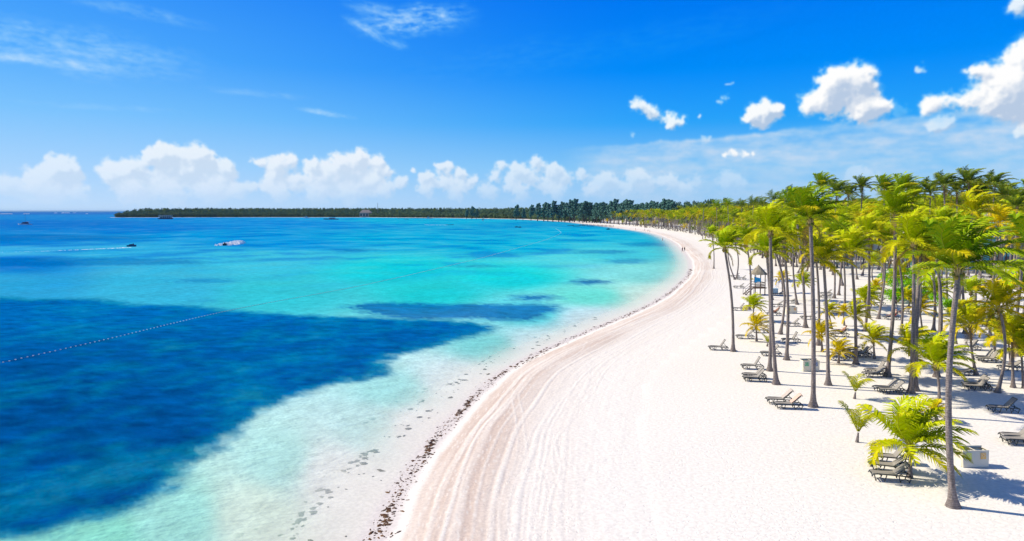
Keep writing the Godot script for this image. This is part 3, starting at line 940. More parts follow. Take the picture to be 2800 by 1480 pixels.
func make_palms() -> void:
	make_crowns()
	stage("crowns")
	var grove := "palms of the grove behind the beach"
	var near := [
		# foot, crown, kind, size, bow, label
		[2607, 1384, 2612, 738, 1, 1.0, -0.35, "tall coconut palm whose curved grey trunk stands bare beside the cream recycling bin"],
		[2224, 1112, 2215, 604, 1, 1.0, 0.1, "tall coconut palm with flared foot beside two loungers draped with towels"],
		[2123, 1050, 2109, 636, 3, 1.0, -0.15, "coconut palm with yellow drooping lower fronds, foot beside the paired loungers"],
		[2105, 1014, 2093, 692, 0, 0.9, 0.2, "coconut palm rising close behind another trunk by the paired loungers"],
		[2005, 961, 1984, 680, 0, 0.9, 0.3, "slim coconut palm standing out on open sand by a lone lounger, dark bowed trunk"],
		[2151, 984, 2140, 655, 3, 0.95, 0.25, "coconut palm between the lone lounger and the green signed bin"],
		[2265, 1052, 2249, 712, 2, 1.0, 0.1, "coconut palm with broad yellow green crown right beside the green signed bin"],
		[2341, 995, 2323, 692, 3, 1.0, 0.15, "coconut palm with pale green crown by a group of four loungers"],
		[2134, 914, 2112, 668, 0, 0.95, 0.9, "coconut palm with strongly curved foot behind the sunbather on a lounger"],
		[2203, 896, 2179, 575, 1, 1.05, 0.2, "tall coconut palm with wide conical foot behind the green signed bin"],
		[2427, 1029, 2448, 590, 0, 1.05, 0.25, "tall coconut palm leaning inland beside a pair of loungers under small palms"],
		[2491, 1074, 2496, 668, 3, 1.1, 0.1, "tall coconut palm with big pale crown behind the bushy short palm"],
		[2504, 1068, 2522, 690, 0, 0.9, -0.1, "thin coconut palm sharing its foot with a taller palm behind the short palm"],
		[2670, 1025, 2652, 888, 2, 0.95, -0.15, "short leaning coconut palm with ragged crown beside an empty wide lounger"],
		[2728, 1073, 2724, 842, 5, 1.15, 0.45, "coconut palm with bright golden yellow crown and bent trunk"],
		[2771, 1060, 2766, 915, 2, 0.9, 0.0, "low coconut palm with drooping fronds behind the bent golden palm"],
		[2800, 1062, 2797, 962, 3, 0.85, 0.0, "small coconut palm with hanging fronds beside the bent golden palm"],
		[2930, 1290, 2858, 735, 1, 1.25, -0.3, "coconut palm whose long fronds reach in over the grove edge"],
		[2049, 847, 2039, 655, 0, 0.95, 0.4, "curved coconut palm in front of the thatched lifeguard stand"],
		[2111, 820, 2106, 640, 1, 0.95, 0.2, "coconut palm beside the pale blue box behind the lifeguard stand"],
		[2180, 833, 2170, 640, 3, 1.0, -0.3, "coconut palm with thick foot behind the cream bin with an orange sign"],
		[2282, 816, 2268, 640, 0, 1.0, 0.4, "curved coconut palm among the loungers in the grove shade"],
		[2238, 944, 2226, 690, 2, 0.9, 0.2, "coconut palm rising behind the small palm with yellow fronds"],
		[2411, 760, 2405, 600, 0, 1.05, 0.3, ""], [2366, 905, 2376, 640, 3, 1.0, 0.3, ""], [2310, 850, 2300, 655, 1, 1.0, 0.2, ""],
		[2464, 915, 2452, 700, 3, 0.95, 0.3, ""], [2553, 905, 2530, 668, 1, 1.0, 0.5, ""], [2640, 912, 2630, 640, 0, 1.0, 0.0, ""],
		[2376, 868, 2368, 645, 2, 1.0, 0.2, ""], [2402, 872, 2420, 660, 0, 1.0, 0.3, ""], [2500, 880, 2520, 640, 3, 1.0, 0.1, ""],
		[1952, 735, 1945, 640, 0, 0.9, 0.3, "coconut palm of a leaning pair on open sand beyond the lounger"], [2010, 765, 1992, 650, 3, 0.95, -0.7, "coconut palm leaning out from a shared foot near the beach edge"], [2014, 762, 2000, 640, 0, 0.9, 0.9, "bowed coconut palm sharing its foot with a leaning palm near the beach edge"],
		[2722, 800, 2733, 590, 2, 1.1, 0.3, "tall coconut palm with pale yellow crown in front of the teal building"], [2760, 830, 2790, 640, 3, 1.1, 0.1, ""], [2590, 830, 2580, 610, 0, 1.05, 0.2, ""],
	]
	for q in near:
		var plain: bool = q[7] == ""
		palm(Vector2(q[0], q[1]), Vector2(q[2], q[3]), q[4], q[5], q[6], q[7] if not plain else grove_label(q[4], false, 9.0), grove)
	stage("near palms")
	var small := [
		[2489, 1306, 2488, 1222, 3, 1.08, 0.0, "short bushy palm with arching fronds growing behind three empty loungers"],
		[2568, 1102, 2563, 1000, 3, 0.95, 0.1, "small palm with spreading fronds between the bushy palm and the tall bare trunk"],
		[2392, 981, 2386, 930, 2, 0.72, 0.0, "small palm with yellow tipped fronds beside a pair of loungers"],
		[2497, 1038, 2494, 955, 2, 0.95, 0.0, "small palm with drooping yellow fronds hidden behind a tall trunk"],
		[2069, 933, 2067, 893, 5, 0.72, 0.0, "small yellow green palm growing among loungers near open sand"],
		[2060, 877, 2060, 838, 3, 0.7, 0.0, "small palm in front of the stairs of the lifeguard stand"],
		[2249, 961, 2247, 918, 5, 0.75, 0.0, "small palm with wide yellow arching fronds near the green signed bin"],
		[2293, 993, 2291, 962, 5, 0.62, 0.0, "low golden palm clump beside a sunbather's lounger"],
		[2344, 917, 2341, 866, 2, 0.78, 0.0, "small palm with yellow lower fronds behind four loungers"],
		[2309, 890, 2307, 852, 5, 0.45, 0.0, "tiny sparse palm with a drooping yellow frond"],
		[2564, 1155, 2564, 1132, 5, 0.42, 0.0, "bright yellow seedling palm behind the bushy short palm"],
		[2524, 918, 2520, 850, 5, 0.75, 0.0, "small palm with a thin tuft of yellow fronds beside tall trunks"],
		[2655, 870, 2650, 800, 0, 0.9, 0.0, "mid height palm with green crown beside lime green bushes"],
		[2615, 940, 2612, 885, 2, 0.75, 0.0, "small ragged palm by the shaded loungers"],
		[2370, 860, 2366, 820, 3, 0.85, 0.0, "small palm with fresh green fronds by the lime green hedge"],
		[2140, 800, 2138, 762, 5, 0.7, 0.0, "small palm with yellow fan of fronds behind the lifeguard stand"],
		[2560, 860, 2556, 800, 0, 0.95, 0.0, "mid height dark green palm in front of the lime green hedge"],
		[2200, 820, 2196, 775, 3, 0.8, 0.0, "small palm with green arching fronds among grey trunks"],
		[2275, 900, 2270, 855, 2, 0.6, 0.0, "small half dry palm between two thick trunks"],
		[2765, 1000, 2760, 930, 3, 0.9, 0.0, "small palm with fresh fronds below the golden palm"],
		[2720, 960, 2722, 900, 2, 0.8, 0.0, "small palm with dusty yellow fronds behind the golden palm"],
	]
	for q in small:
		palm(Vector2(q[0], q[1]), Vector2(q[2], q[3]), q[4], q[5], q[6], q[7], "small palms among the loungers", "small_palm")
	for q in [[2344, 1209, 1.15, "spindly young palm with brown edged upright fronds on open sand"], [2337, 1090, 0.95, "spindly young palm with thin fronds beside a pair of loungers"], [2098, 947, 0.62, "tiny half dry young palm between loungers"]]:
		var p := gp(q[0], q[1])
		var o := thing("young_palm", p, 0.0, q[3], "palm tree", "small palms among the loungers")
		var h: float = 0.5 * q[2]
		part("trunk", trunk_mesh(0.8, Vector3(0.05, h, 0), Vector3.ZERO, 0.06, 8, 5), trunk_mat, o)
		for m in young: part("frond", m, frond_mat, o, Transform3D(Basis().scaled(Vector3.ONE * q[2]), Vector3(0.05, h, 0)))
	stage("small palms")
	# the tall dark ones that stand above the rest against the sky
	for q in [[2247, 497, 165], [2290, 514, 160], [2361, 500, 170], [2417, 503, 165], [2470, 508, 150], [2542, 514, 150], [2584, 496, 140], [2620, 512, 150], [2646, 488, 140], [2690, 512, 150], [2718, 494, 145], [2752, 524, 140], [2790, 540, 130], [2830, 520, 140], [2170, 526, 190], [2205, 530, 185], [2115, 536, 220], [2060, 546, 250], [1990, 549, 300], [1960, 553, 320], [1925, 556, 350], [2320, 520, 170], [2500, 525, 160], [2440, 525, 165], [2660, 525, 150], [2140, 545, 215], [2085, 548, 235], [2030, 552, 270]]:
		var top := at_depth(q[0], q[1] + 14, -q[2])
		var lean := rng.randf_range(-0.6, 0.9)
		palm_at(Vector3(top.x - lean, 0, top.z), Vector3(lean, top.y, rng.randf_range(-0.5, 0.5)), 4 if rng.randf() < 0.7 else 1, rng.randf_range(1.35, 1.6), rng.randf_range(-0.4, 0.5), "very tall coconut palm whose crown stands out against the sky above the grove", "tall palms above the grove", "coconut_palm", q[2] < 200)
	# the rest of the grove: countable palms first, then the mass beyond
	var taken := []
	for q in near: taken.append(gp(q[0], q[1]))
	var spots := []
	var tries := 0
	while spots.size() < 300 and tries < 40000:
		tries += 1
		var d := 56.0 * pow(640.0 / 56.0, pow(rng.randf(), 1.05))
		var x := table(shore_d, shore_x, d) + 20.0 + (60.0 + d * 0.5) * pow(rng.randf(), 1.5 if d > 150.0 else 1.0)
		var t := shore_t(x, d)
		if t < 23.0 + 3.0 * rng.randf() or x > 0.8 * d: continue
		if d < 90.0 and t < 33.0: continue
		var p := Vector3(x, 0, -d)
		var gap := 3.0 + d * 0.01
		var free := true
		for k in taken:
			if absf(k.x - x) < gap and absf(k.z + d) < gap and k.distance_to(p) < gap:
				free = false
				break
		if not free: continue
		taken.append(p)
		spots.append(p)
	var far_group := "palms of the far grove"
	for p: Vector3 in spots:
		var d := -p.z
		var t := shore_t(p.x, d)
		var low := rng.randf() < 0.24
		var h := rng.randf_range(8.0, 13.5) + clampf((t - 28.0) * 0.13, 0.0, 6.5) * rng.randf_range(0.3, 1.0)
		if low: h = rng.randf_range(1.0, 5.5)
		var kind: int = [0, 1, 2, 3, 3, 0, 2, 5][rng.randi() % 8]
		if h > 14.0 and rng.randf() < 0.75: kind = 4
		var s := rng.randf_range(0.85, 1.15) * (1.0 if d < 130.0 else 1.15)
		var top := Vector3(rng.randf_range(-0.5, 1.3), h, rng.randf_range(-0.8, 0.8))
		if d < 125.0:
			palm_at(p, top, kind, s * (0.75 if low else 1.0), rng.randf_range(-0.3, 0.6), grove_label(kind, low, h), grove, "coconut_palm", true)
		else:
			var o := thing("coconut_palm", p, rng.randf_range(-0.3, 0.3), grove_label(kind, low, h).replace("inside the grove", "in the far grove"), "palm tree", far_group)
			var m: ArrayMesh = trunk_far[rng.randi() % 4]
			var f := h / 12.0
			part("trunk", m, trunk_mat, o, Transform3D(Basis().scaled(Vector3(1, f, 1)), Vector3.ZERO))
			var lean: Vector3 = Vector3([0.05, 0.12, -0.03, 0.2][trunk_far.find(m)] * 12.0, h, [0.05, 0.12, -0.03, 0.2][trunk_far.find(m)] * 2.0)
			part("crown", crown_mesh[kind], frond_mat, o, Transform3D(Basis(Vector3.UP, rng.randf_range(-0.5, 0.5)).scaled(Vector3.ONE * s * (0.8 if low else 1.08)), lean))
	stage("grove")
	# the mass: crowns and trunks that run together
	var xc := []
	var xt := []
	tries = 0
	while xc.size() < 1900 and tries < 60000:
		tries += 1
		var d := 170.0 * pow(800.0 / 170.0, pow(rng.randf(), 0.8))
		var x := table(shore_d, shore_x, d) + 22.0 + (60.0 + d * 0.55) * pow(rng.randf(), 1.7)
		var t := shore_t(x, d)
		if t < 21.0 + 4.0 * rng.randf() or x > 0.8 * d: continue
		var h := rng.randf_range(8.0, 13.0) + clampf((t - 30.0) * 0.08, 0.0, 5.2)
		if rng.randf() < 0.12: h = rng.randf_range(2.0, 5.0)
		xc.append(Transform3D(Basis(Vector3.UP, rng.randf_range(-0.7, 0.7)).scaled(Vector3.ONE * rng.randf_range(1.0, 1.35)), Vector3(x, h, -d)))
		xt.append(Transform3D(Basis().scaled(Vector3(1.1, h / 12.0, 1.1)), Vector3(x - 0.6, 0, -d)))
	var mass := Node3D.new()
	mass.name = numbered("palm_grove")
	add_child(mass)
	tag(mass, "far palm grove whose crowns merge into one mass along the bay", "palm grove", "", "stuff")
	for k in 6:
		var mine := []
		for i in xc.size():
			if (i * 7 + i / 11) % 6 == k: mine.append(xc[i])
		crowd("crowns", crown_mesh[k if k != 5 or true else 0], frond_mat, mine, mass)
	crowd("trunks", trunk_far[0], trunk_mat, xt, mass)
	stage("grove mass")

func grove_label(kind: int, low: bool, h: float) -> String:
	var look: String = ["bright green", "deep green", "yellow green", "lime green", "dark green", "golden yellow"][kind]
	if low: return "low coconut palm with %s fronds near the ground inside the grove" % look
	return "%s coconut palm with %s windblown crown inside the grove" % ["tall" if h > 12.5 else "mid height", look]

func crowd(called: String, m: Mesh, mat: Material, xf: Array, parent: Node, tints := []) -> void:
	var mm := MultiMesh.new()
	mm.transform_format = MultiMesh.TRANSFORM_3D
	if tints.size(): mm.use_colors = true
	mm.mesh = m
	mm.instance_count = xf.size()
	for i in xf.size():
		mm.set_instance_transform(i, xf[i])
		if tints.size(): mm.set_instance_color(i, tints[i])
	var o := MultiMeshInstance3D.new()
	o.name = called
	o.multimesh = mm
	o.material_override = mat
	o.set_meta("kind", "stuff")
	parent.add_child(o, true)

# ---------------------------------------------------------------- sun loungers
var lounger_proto: Node3D

func build_lounger(o: Node3D) -> void:
	var dark := solid("lounger_resin", Color(0.022, 0.030, 0.032), 0.4, 0.5)
	var sling := solid("sling_cloth", Color(0.28, 0.26, 0.235), 0.85, 0.3)
	var b := MB.new()
	for z: float in [-0.31, 0.31]:      # side rails with turned-down ends
		b.tube([Vector3(-0.97, 0.22, z), Vector3(-0.9, 0.33, z), Vector3(-0.7, 0.37, z), Vector3(0.2, 0.35, z), Vector3(0.85, 0.33, z), Vector3(0.97, 0.24, z)], [0.03, 0.035, 0.035, 0.035, 0.035, 0.03], 6)
	for x: float in [-0.93, 0.2, 0.92]: b.bar(Vector3(x, 0.31, -0.31), Vector3(x, 0.31, 0.31), 0.05, 0.04)
	part("frame", b.done(false), dark, o)
	for z: float in [-0.31, 0.31]:
		for x: float in [-0.55, 0.62]:      # arched legs
			var l := MB.new()
			l.tube([Vector3(x - 0.3, 0.34, z), Vector3(x - 0.24, 0.1, z), Vector3(x - 0.2, 0.0, z)], [0.03, 0.028, 0.035], 6)
			l.tube([Vector3(x - 0.22, 0.07, z), Vector3(x, 0.2, z), Vector3(x + 0.22, 0.07, z)], [0.022, 0.022, 0.022], 5)
			l.tube([Vector3(x + 0.3, 0.34, z), Vector3(x + 0.24, 0.1, z), Vector3(x + 0.2, 0.0, z)], [0.03, 0.028, 0.035], 6)
			part("leg", l.done(false), dark, o)
	var s := MB.new()
	for k in 6:      # sagging sling
		var x0 := lerpf(-0.92, 0.2, k / 6.0)
		var x1 := lerpf(-0.92, 0.2, (k + 1) / 6.0)
		var y0 := 0.385 - 0.03 * sin(PI * k / 6.0)
		var y1 := 0.385 - 0.03 * sin(PI * (k + 1) / 6.0)
		s.hexa([Vector3(x0, y0 - 0.02, 0.29), Vector3(x1, y1 - 0.02, 0.29), Vector3(x1, y1 - 0.02, -0.29), Vector3(x0, y0 - 0.02, -0.29), Vector3(x0, y0, 0.29), Vector3(x1, y1, 0.29), Vector3(x1, y1, -0.29), Vector3(x0, y0, -0.29)])
	part("seat", s.done(false), sling, o)

func lounger_back(o: Node3D, angle: float) -> void:
	var dark: Material = mats["lounger_resin"]
	var b := MB.new()
	var dir := Vector3(cos(angle), sin(angle), 0)
	var up := Vector3(-sin(angle), cos(angle), 0)
	var a := Vector3(0.2, 0.37, 0)
	for k in 3:
		var p := a + dir * 0.8 * (k / 3.0) + up * 0.03
		var q := a + dir * 0.8 * ((k + 1) / 3.0) + up * (0.03 if k < 2 else 0.0)
		var z := Vector3(0, 0, 0.28)
		b.hexa([p + z - up * 0.025, q + z - up * 0.025, q - z - up * 0.025, p - z - up * 0.025, p + z, q + z, q - z, p - z])
	part("backrest", b.done(false), mats["sling_cloth"], o)
	var f := MB.new()
	for z: float in [-0.3, 0.3]: f.tube([a + Vector3(0, 0, z), a + dir * 0.83 + Vector3(0, 0, z)], [0.026, 0.02], 6)
	f.bar(a + dir * 0.83 + Vector3(0, 0, -0.3), a + dir * 0.83 + Vector3(0, 0, 0.3), 0.04, 0.04)
	if angle > 0.3: f.tube([a + dir * 0.5, Vector3(0.82, 0.33, 0)], [0.02, 0.02], 5)
	part("backrest_frame", f.done(false), dark, o)

func lounger(px: float, py: float, turn: float, angle: float, label: String, group := "loungers under the palms", scale_ := 1.0) -> Node3D:
	var o: Node3D
	if lounger_proto == null:
		lounger_proto = Node3D.new()
		build_lounger(lounger_proto)
	o = lounger_proto.duplicate()
	o.name = numbered("sun_lounger")
	add_child(o)
	lounger_back(o, angle)
	o.position = gp(px, py)
	o.rotation.y = deg_to_rad(turn)
	tag(o, label, "lounger", group)
	return o

func towel(o: Node3D, col: Color, label: String) -> void:      # a towel lying over a lounger's backrest, on top of the lounger
	var b := MB.new()
	var pts := [Vector3(0.15, 0.40, 0), Vector3(0.38, 0.60, 0), Vector3(0.62, 0.85, 0), Vector3(0.79, 1.0, 0), Vector3(0.88, 0.98, 0), Vector3(0.93, 0.84, 0)]
	for k in pts.size() - 1:
		for j in 4:
			var z0 := lerpf(-0.27, 0.27, j / 4.0)
			var z1 := lerpf(-0.27, 0.27, (j + 1) / 4.0)
			var w := Vector3(0, 0.012 * sin(j * 2.1 + k), 0)
			var w2 := Vector3(0, 0.012 * sin((j + 1) * 2.1 + k), 0)
			b.quad(pts[k] + Vector3(0, 0, z0) + w, pts[k + 1] + Vector3(0, 0, z0) + w, pts[k + 1] + Vector3(0, 0, z1) + w2, pts[k] + Vector3(0, 0, z1) + w2)
	var t := part("beach_towel", b.done(false), solid("towel_%s" % col.to_html(), col, 0.95, 0.2), self)
	t.transform = o.transform.translated_local(Vector3(0, 0.05, 0))
	tag(t, label, "towel")

func make_loungers() -> void:
	var list := [
		[2434, 1312, -14, 0.75, "empty lounger in front of the bushy short palm, lowest of three"], [2430, 1287, -14, 0.72, "empty lounger in front of the bushy short palm, between two others"], [2436, 1264, -16, 0.95, "empty lounger with shaded raised back by the bushy short palm"],
		[1964, 957, -8, 1.0, "lone empty lounger on open sand by the slim dark palm"], [2057, 1009, -5, 1.05, "empty lounger by the twin trunked palms at the sand edge"], [2064, 1042, -6, 0.9, "front lounger of the pair by the twin trunked palms"], [2062, 1034, -6, 0.9, "rear lounger of the pair by the twin trunked palms"],
		[2132, 1103, -4, 0.78, "rear lounger with a folded towel beside the tall flared palm"], [2155, 1116, -6, 0.78, "front lounger with a pink towel beside the tall flared palm"],
		[2037, 926, -5, 0.7, "empty lounger beside the small yellow green palm"], [2080, 910, -5, 0.75, "empty lounger behind the small yellow green palm"], [2108, 973, -5, 1.0, "empty lounger half hidden behind the twin trunks"],
		[2163, 936, -5, 1.1, "empty lounger behind the palm with curved foot"], [2165, 892, -5, 0.75, "empty lounger between the curved foot and the conical foot palms"], [2116, 863, -5, 0.9, "lounger with a sunbather lying on it"],
		[2020, 849, -5, 0.9, "empty lounger beside the lifeguard stand stairs"], [2020, 788, -5, 0.6, "empty lounger on open sand before the lifeguard stand"], [2027, 765, -4, 0.6, "lounger near the leaning pair of palms, in front"], [2010, 758, -4, 0.6, "lounger by the shared foot of the leaning palms"],
		[2128, 808, -5, 0.4, "empty lounger beside the pale blue box"], [2122, 839, -5, 0.5, "empty lounger behind the sunbather"], [2160, 829, -5, 0.4, "empty lounger in palm shade behind the orange signed bin"],
		[2259, 806, -5, 0.6, "shaded lounger of a row inside the grove, rear"], [2259, 815, -5, 0.6, "shaded lounger of a row inside the grove, front"], [2282, 840, -5, 0.7, "empty lounger under the curved grove palm"], [2282, 863, -5, 0.9, "empty lounger with upright back in the grove"], [2210, 873, -5, 0.5, "empty lounger behind the tall palm with conical foot"],
		[2296, 920, -5, 0.7, "lounger with a reclining guest by small palms"], [2293, 984, -5, 0.8, "lounger under the low golden palm clump"], [2330, 966, -5, 0.7, "rear lounger beside the low golden palm clump"], [2352, 976, -6, 0.9, "empty lounger at the foot of the pale green palm"], [2397, 1022, -6, 1.1, "rear lounger of a pair near the tall leaning palm"], [2392, 1030, -6, 0.7, "front lounger of a pair near the tall leaning palm"],
		[2360, 973, -6, 0.8, "lounger facing the sea beside the small yellow tipped palm"], [2694, 985, -6, 1.0, "rear lounger of a pair with upright pale backs"], [2706, 990, -6, 1.0, "front lounger of a pair with upright pale backs"], [2630, 1026, -6, 0.3, "wide flat lounger between the tall bare trunk and the short leaning palm"], [2673, 1066, -6, 0.9, "front lounger at the foot of the bent golden palm"], [2668, 1060, -6, 0.95, "rear lounger at the foot of the bent golden palm"], [2762, 1012, -6, 0.6, "lounger behind the bent golden palm"],
		[2424, 1070, -8, 0.85, "rear lounger of a pair behind the spindly young palm"], [2440, 1076, -8, 0.85, "front lounger of a pair behind the spindly young palm"], [2742, 1126, -6, 0.85, "lone lounger with raised back on sand beyond the crown shadow"], [2788, 1214, -8, 0.8, "front lounger of a pair beyond the cream bin"], [2783, 1204, -8, 0.8, "rear lounger of a pair beyond the cream bin"],
		[2440, 874, -6, 0.9, "lounger with a red towel and a seated guest"], [2402, 834, -6, 0.8, "lounger with a draped white towel in the grove"], [2474, 858, -6, 0.8, "dark lounger beside the lime green hedge"], [2672, 892, -6, 0.5, "shaded dark lounger under low palms"], [2652, 957, -6, 1.0, "shaded lounger behind the short leaning palm"], [2620, 888, -6, 0.5, "shaded lounger behind the tall bare trunk"], [2560, 960, -6, 0.7, "lounger behind the small spreading palm"],
	]
	for q in list:
		var o := lounger(q[0], q[1], q[2] + rng.randf_range(-4, 4), q[3], q[4])
		if q[4].begins_with("front lounger with a pink"): towel(o, Color(0.62, 0.42, 0.34), "pink beach towel laid over the back of a lounger")
		if q[4].begins_with("rear lounger with a folded"): towel(o, Color(0.46, 0.40, 0.36), "grey pink beach towel laid over a lounger back")
		if "red towel" in q[4]: towel(o, Color(0.42, 0.05, 0.07), "red beach towel over the back of a grove lounger")
		if "draped white" in q[4]: towel(o, Color(0.72, 0.72, 0.72), "white beach towel over the back of a grove lounger")
	# rows on the terrace inland and scattered ones along the far beach
	for r in 4:
		for k in 8:
			lounger(2632 + k * 21 + r * 3, 748 + r * 13, 4.0, 0.35, "lounger in the close rows on the terrace inland", "loungers in rows on the terrace")
	for k in 46:
		var d := rng.randf_range(130, 420)
		var x := table(shore_d, shore_x, d) + rng.randf_range(22, 36) * sqrt(1.0 + 0.05)
		var o := lounger(2000, 900, rng.randf_range(-25, 25), rng.randf_range(0.3, 1.0), "lounger standing under the palms far along the beach", "loungers far along the beach")
		o.position = Vector3(x, 0, -d)

# ---------------------------------------------------------------- recycling bins
func glyph(b: MB, at: Vector3, r: float) -> void:      # three chasing arrows
	for k in 3:
		var a0 := k * TAU / 3.0 + 0.25
		var last := Vector3.ZERO
		for i in 5:
			var a := a0 + i * 0.32
			var p := at + Vector3(cos(a), sin(a), 0) * r
			if i > 0: b.bar(last, p, 0.004, r * 0.3, Vector3.BACK.cross(p - last).normalized())
			last = p
		var t := a0 + 1.55
		b.tri(at + Vector3(cos(t), sin(t), 0) * r * 1.35 + Vector3(0, 0, 0.004), at + Vector3(cos(t + 0.42), sin(t + 0.42), 0) * r + Vector3(0, 0, 0.004), at + Vector3(cos(t), sin(t), 0) * r * 0.65 + Vector3(0, 0, 0.004))

func bin(px: float, py: float, turn: float, w: float, col_a: Color, col_b: Color, label: String) -> void:
	var o := thing("recycling_bin", gp(px, py), deg_to_rad(turn), label, "recycling bin", "recycling bins on the sand")
	var cream := solid("bin_cream", Color(0.76, 0.70, 0.56), 0.6, 0.4)
	var h := 0.92
	var dz := 0.62
	var b := MB.new()
	var t := 0.05
	# open box: leaning front, sides, back, floor and a middle wall
	b.hexa([Vector3(-w / 2 + 0.03, 0, dz / 2 + 0.03), Vector3(w / 2 - 0.03, 0, dz / 2 + 0.03), Vector3(w / 2 - 0.03, 0, dz / 2 - t), Vector3(-w / 2 + 0.03, 0, dz / 2 - t), Vector3(-w / 2, h, dz / 2 - 0.03), Vector3(w / 2, h, dz / 2 - 0.03), Vector3(w / 2, h, dz / 2 - 0.03 - t), Vector3(-w / 2, h, dz / 2 - 0.03 - t)])
	b.box(Vector3(0, h / 2 + 0.04, -dz / 2), Vector3(w, h + 0.08, t))
	for x: float in [-w / 2 + t / 2, 0.0, w / 2 - t / 2]: b.box(Vector3(x, h / 2, -0.015), Vector3(t, h - 0.002, dz - 2 * t - 0.01))
	b.box(Vector3(0, 0.05, -0.01), Vector3(w - 2 * t, 0.06, dz - 2 * t))
	part("body", b.done(false), cream, o)
	for s: float in [-1.0, 1.0]:
		var l := MB.new()
		l.tube([Vector3(s * w / 4, 0.1, 0), Vector3(s * w / 4, h - 0.12, 0)], [w * 0.19, w * 0.205], 14, false)
		part("liner", l.done(false), solid("bin_liner", Color(0.30, 0.50, 0.66), 0.4), o)
		var rim := MB.new()
		for e in [[-1, 0], [1, 0], [0, -1], [0, 1]]:
			rim.box(Vector3(s * w / 4 + e[0] * (w / 4 - 0.06), h - 0.03, e[1] * (dz / 2 - 0.09)), Vector3(0.05 if e[0] else w / 2 - 0.17, 0.02, 0.05 if e[1] else dz - 0.24))
		part("rim", rim.done(false), solid("bin_black", Color(0.012, 0.012, 0.02), 0.5), o)
		var at := Vector3(s * w * 0.27, h * 0.68, dz / 2 + 0.012)
		var p := MB.new()
		p.box(at, Vector3(0.3, 0.34, 0.012), Basis(Vector3.RIGHT, -0.064))
		var sign_ := part("sign", p.done(false), solid("sign_%s" % (col_a if s < 0 else col_b).to_html(), col_a if s < 0 else col_b, 0.5), o)
		var g := MB.new()
		glyph(g, at + Vector3(0, 0.02, 0.012), 0.075)
		g.box(at + Vector3(0, -0.115, 0.012), Vector3(0.16, 0.018, 0.004))
		for e in [[-1, 0], [1, 0], [0, -1], [0, 1]]: g.box(at + Vector3(e[0] * 0.125, e[1] * 0.148, 0.010 + e[1] * 0.009), Vector3(0.012 if e[0] else 0.26, 0.012 if e[1] else 0.29, 0.006))
		part("symbol", g.done(false), solid("sign_white", Color(0.75, 0.75, 0.7), 0.5), sign_)

# ---------------------------------------------------------------- lifeguard stand, box, huts
func thatch(b: MB, at: Vector3, r: float, h: float, sides: int, sd: int) -> void:      # overlapping tiers of straw
	var q := RandomNumberGenerator.new()
	q.seed = sd
	for tier in 6:
		var f0 := tier / 6.0
		var f1 := minf(1.0, (tier + 1.5) / 6.0)
		for k in sides * 4:
			var a := TAU * (k + q.randf_range(-0.3, 0.3)) / (sides * 4)
			var w := TAU / (sides * 4) * 0.8
			var top := at + Vector3(cos(a) * r * f0, h * (1.0 - f0), sin(a) * r * f0)
			var lo := at + Vector3(cos(a) * r * f1 * 1.03, h * (1.0 - f1) - q.randf_range(0.0, 0.05) * h - 0.02, sin(a) * r * f1 * 1.03)
			var side := Vector3(-sin(a), 0, cos(a))
			b.tint = Color(0.30, 0.26, 0.20).lerp(Color(0.5, 0.43, 0.30), q.randf() * (1.0 if tier < 2 else 0.45)) * q.randf_range(0.65, 1.15)
			b.quad(top - side * r * f0 * w - side * 0.03, top + side * r * f0 * w + side * 0.03, lo + side * r * f1 * w, lo - side * r * f1 * w)

func straw() -> StandardMaterial3D:
	return solid("straw", Color.WHITE, 0.95, 0.2, true)

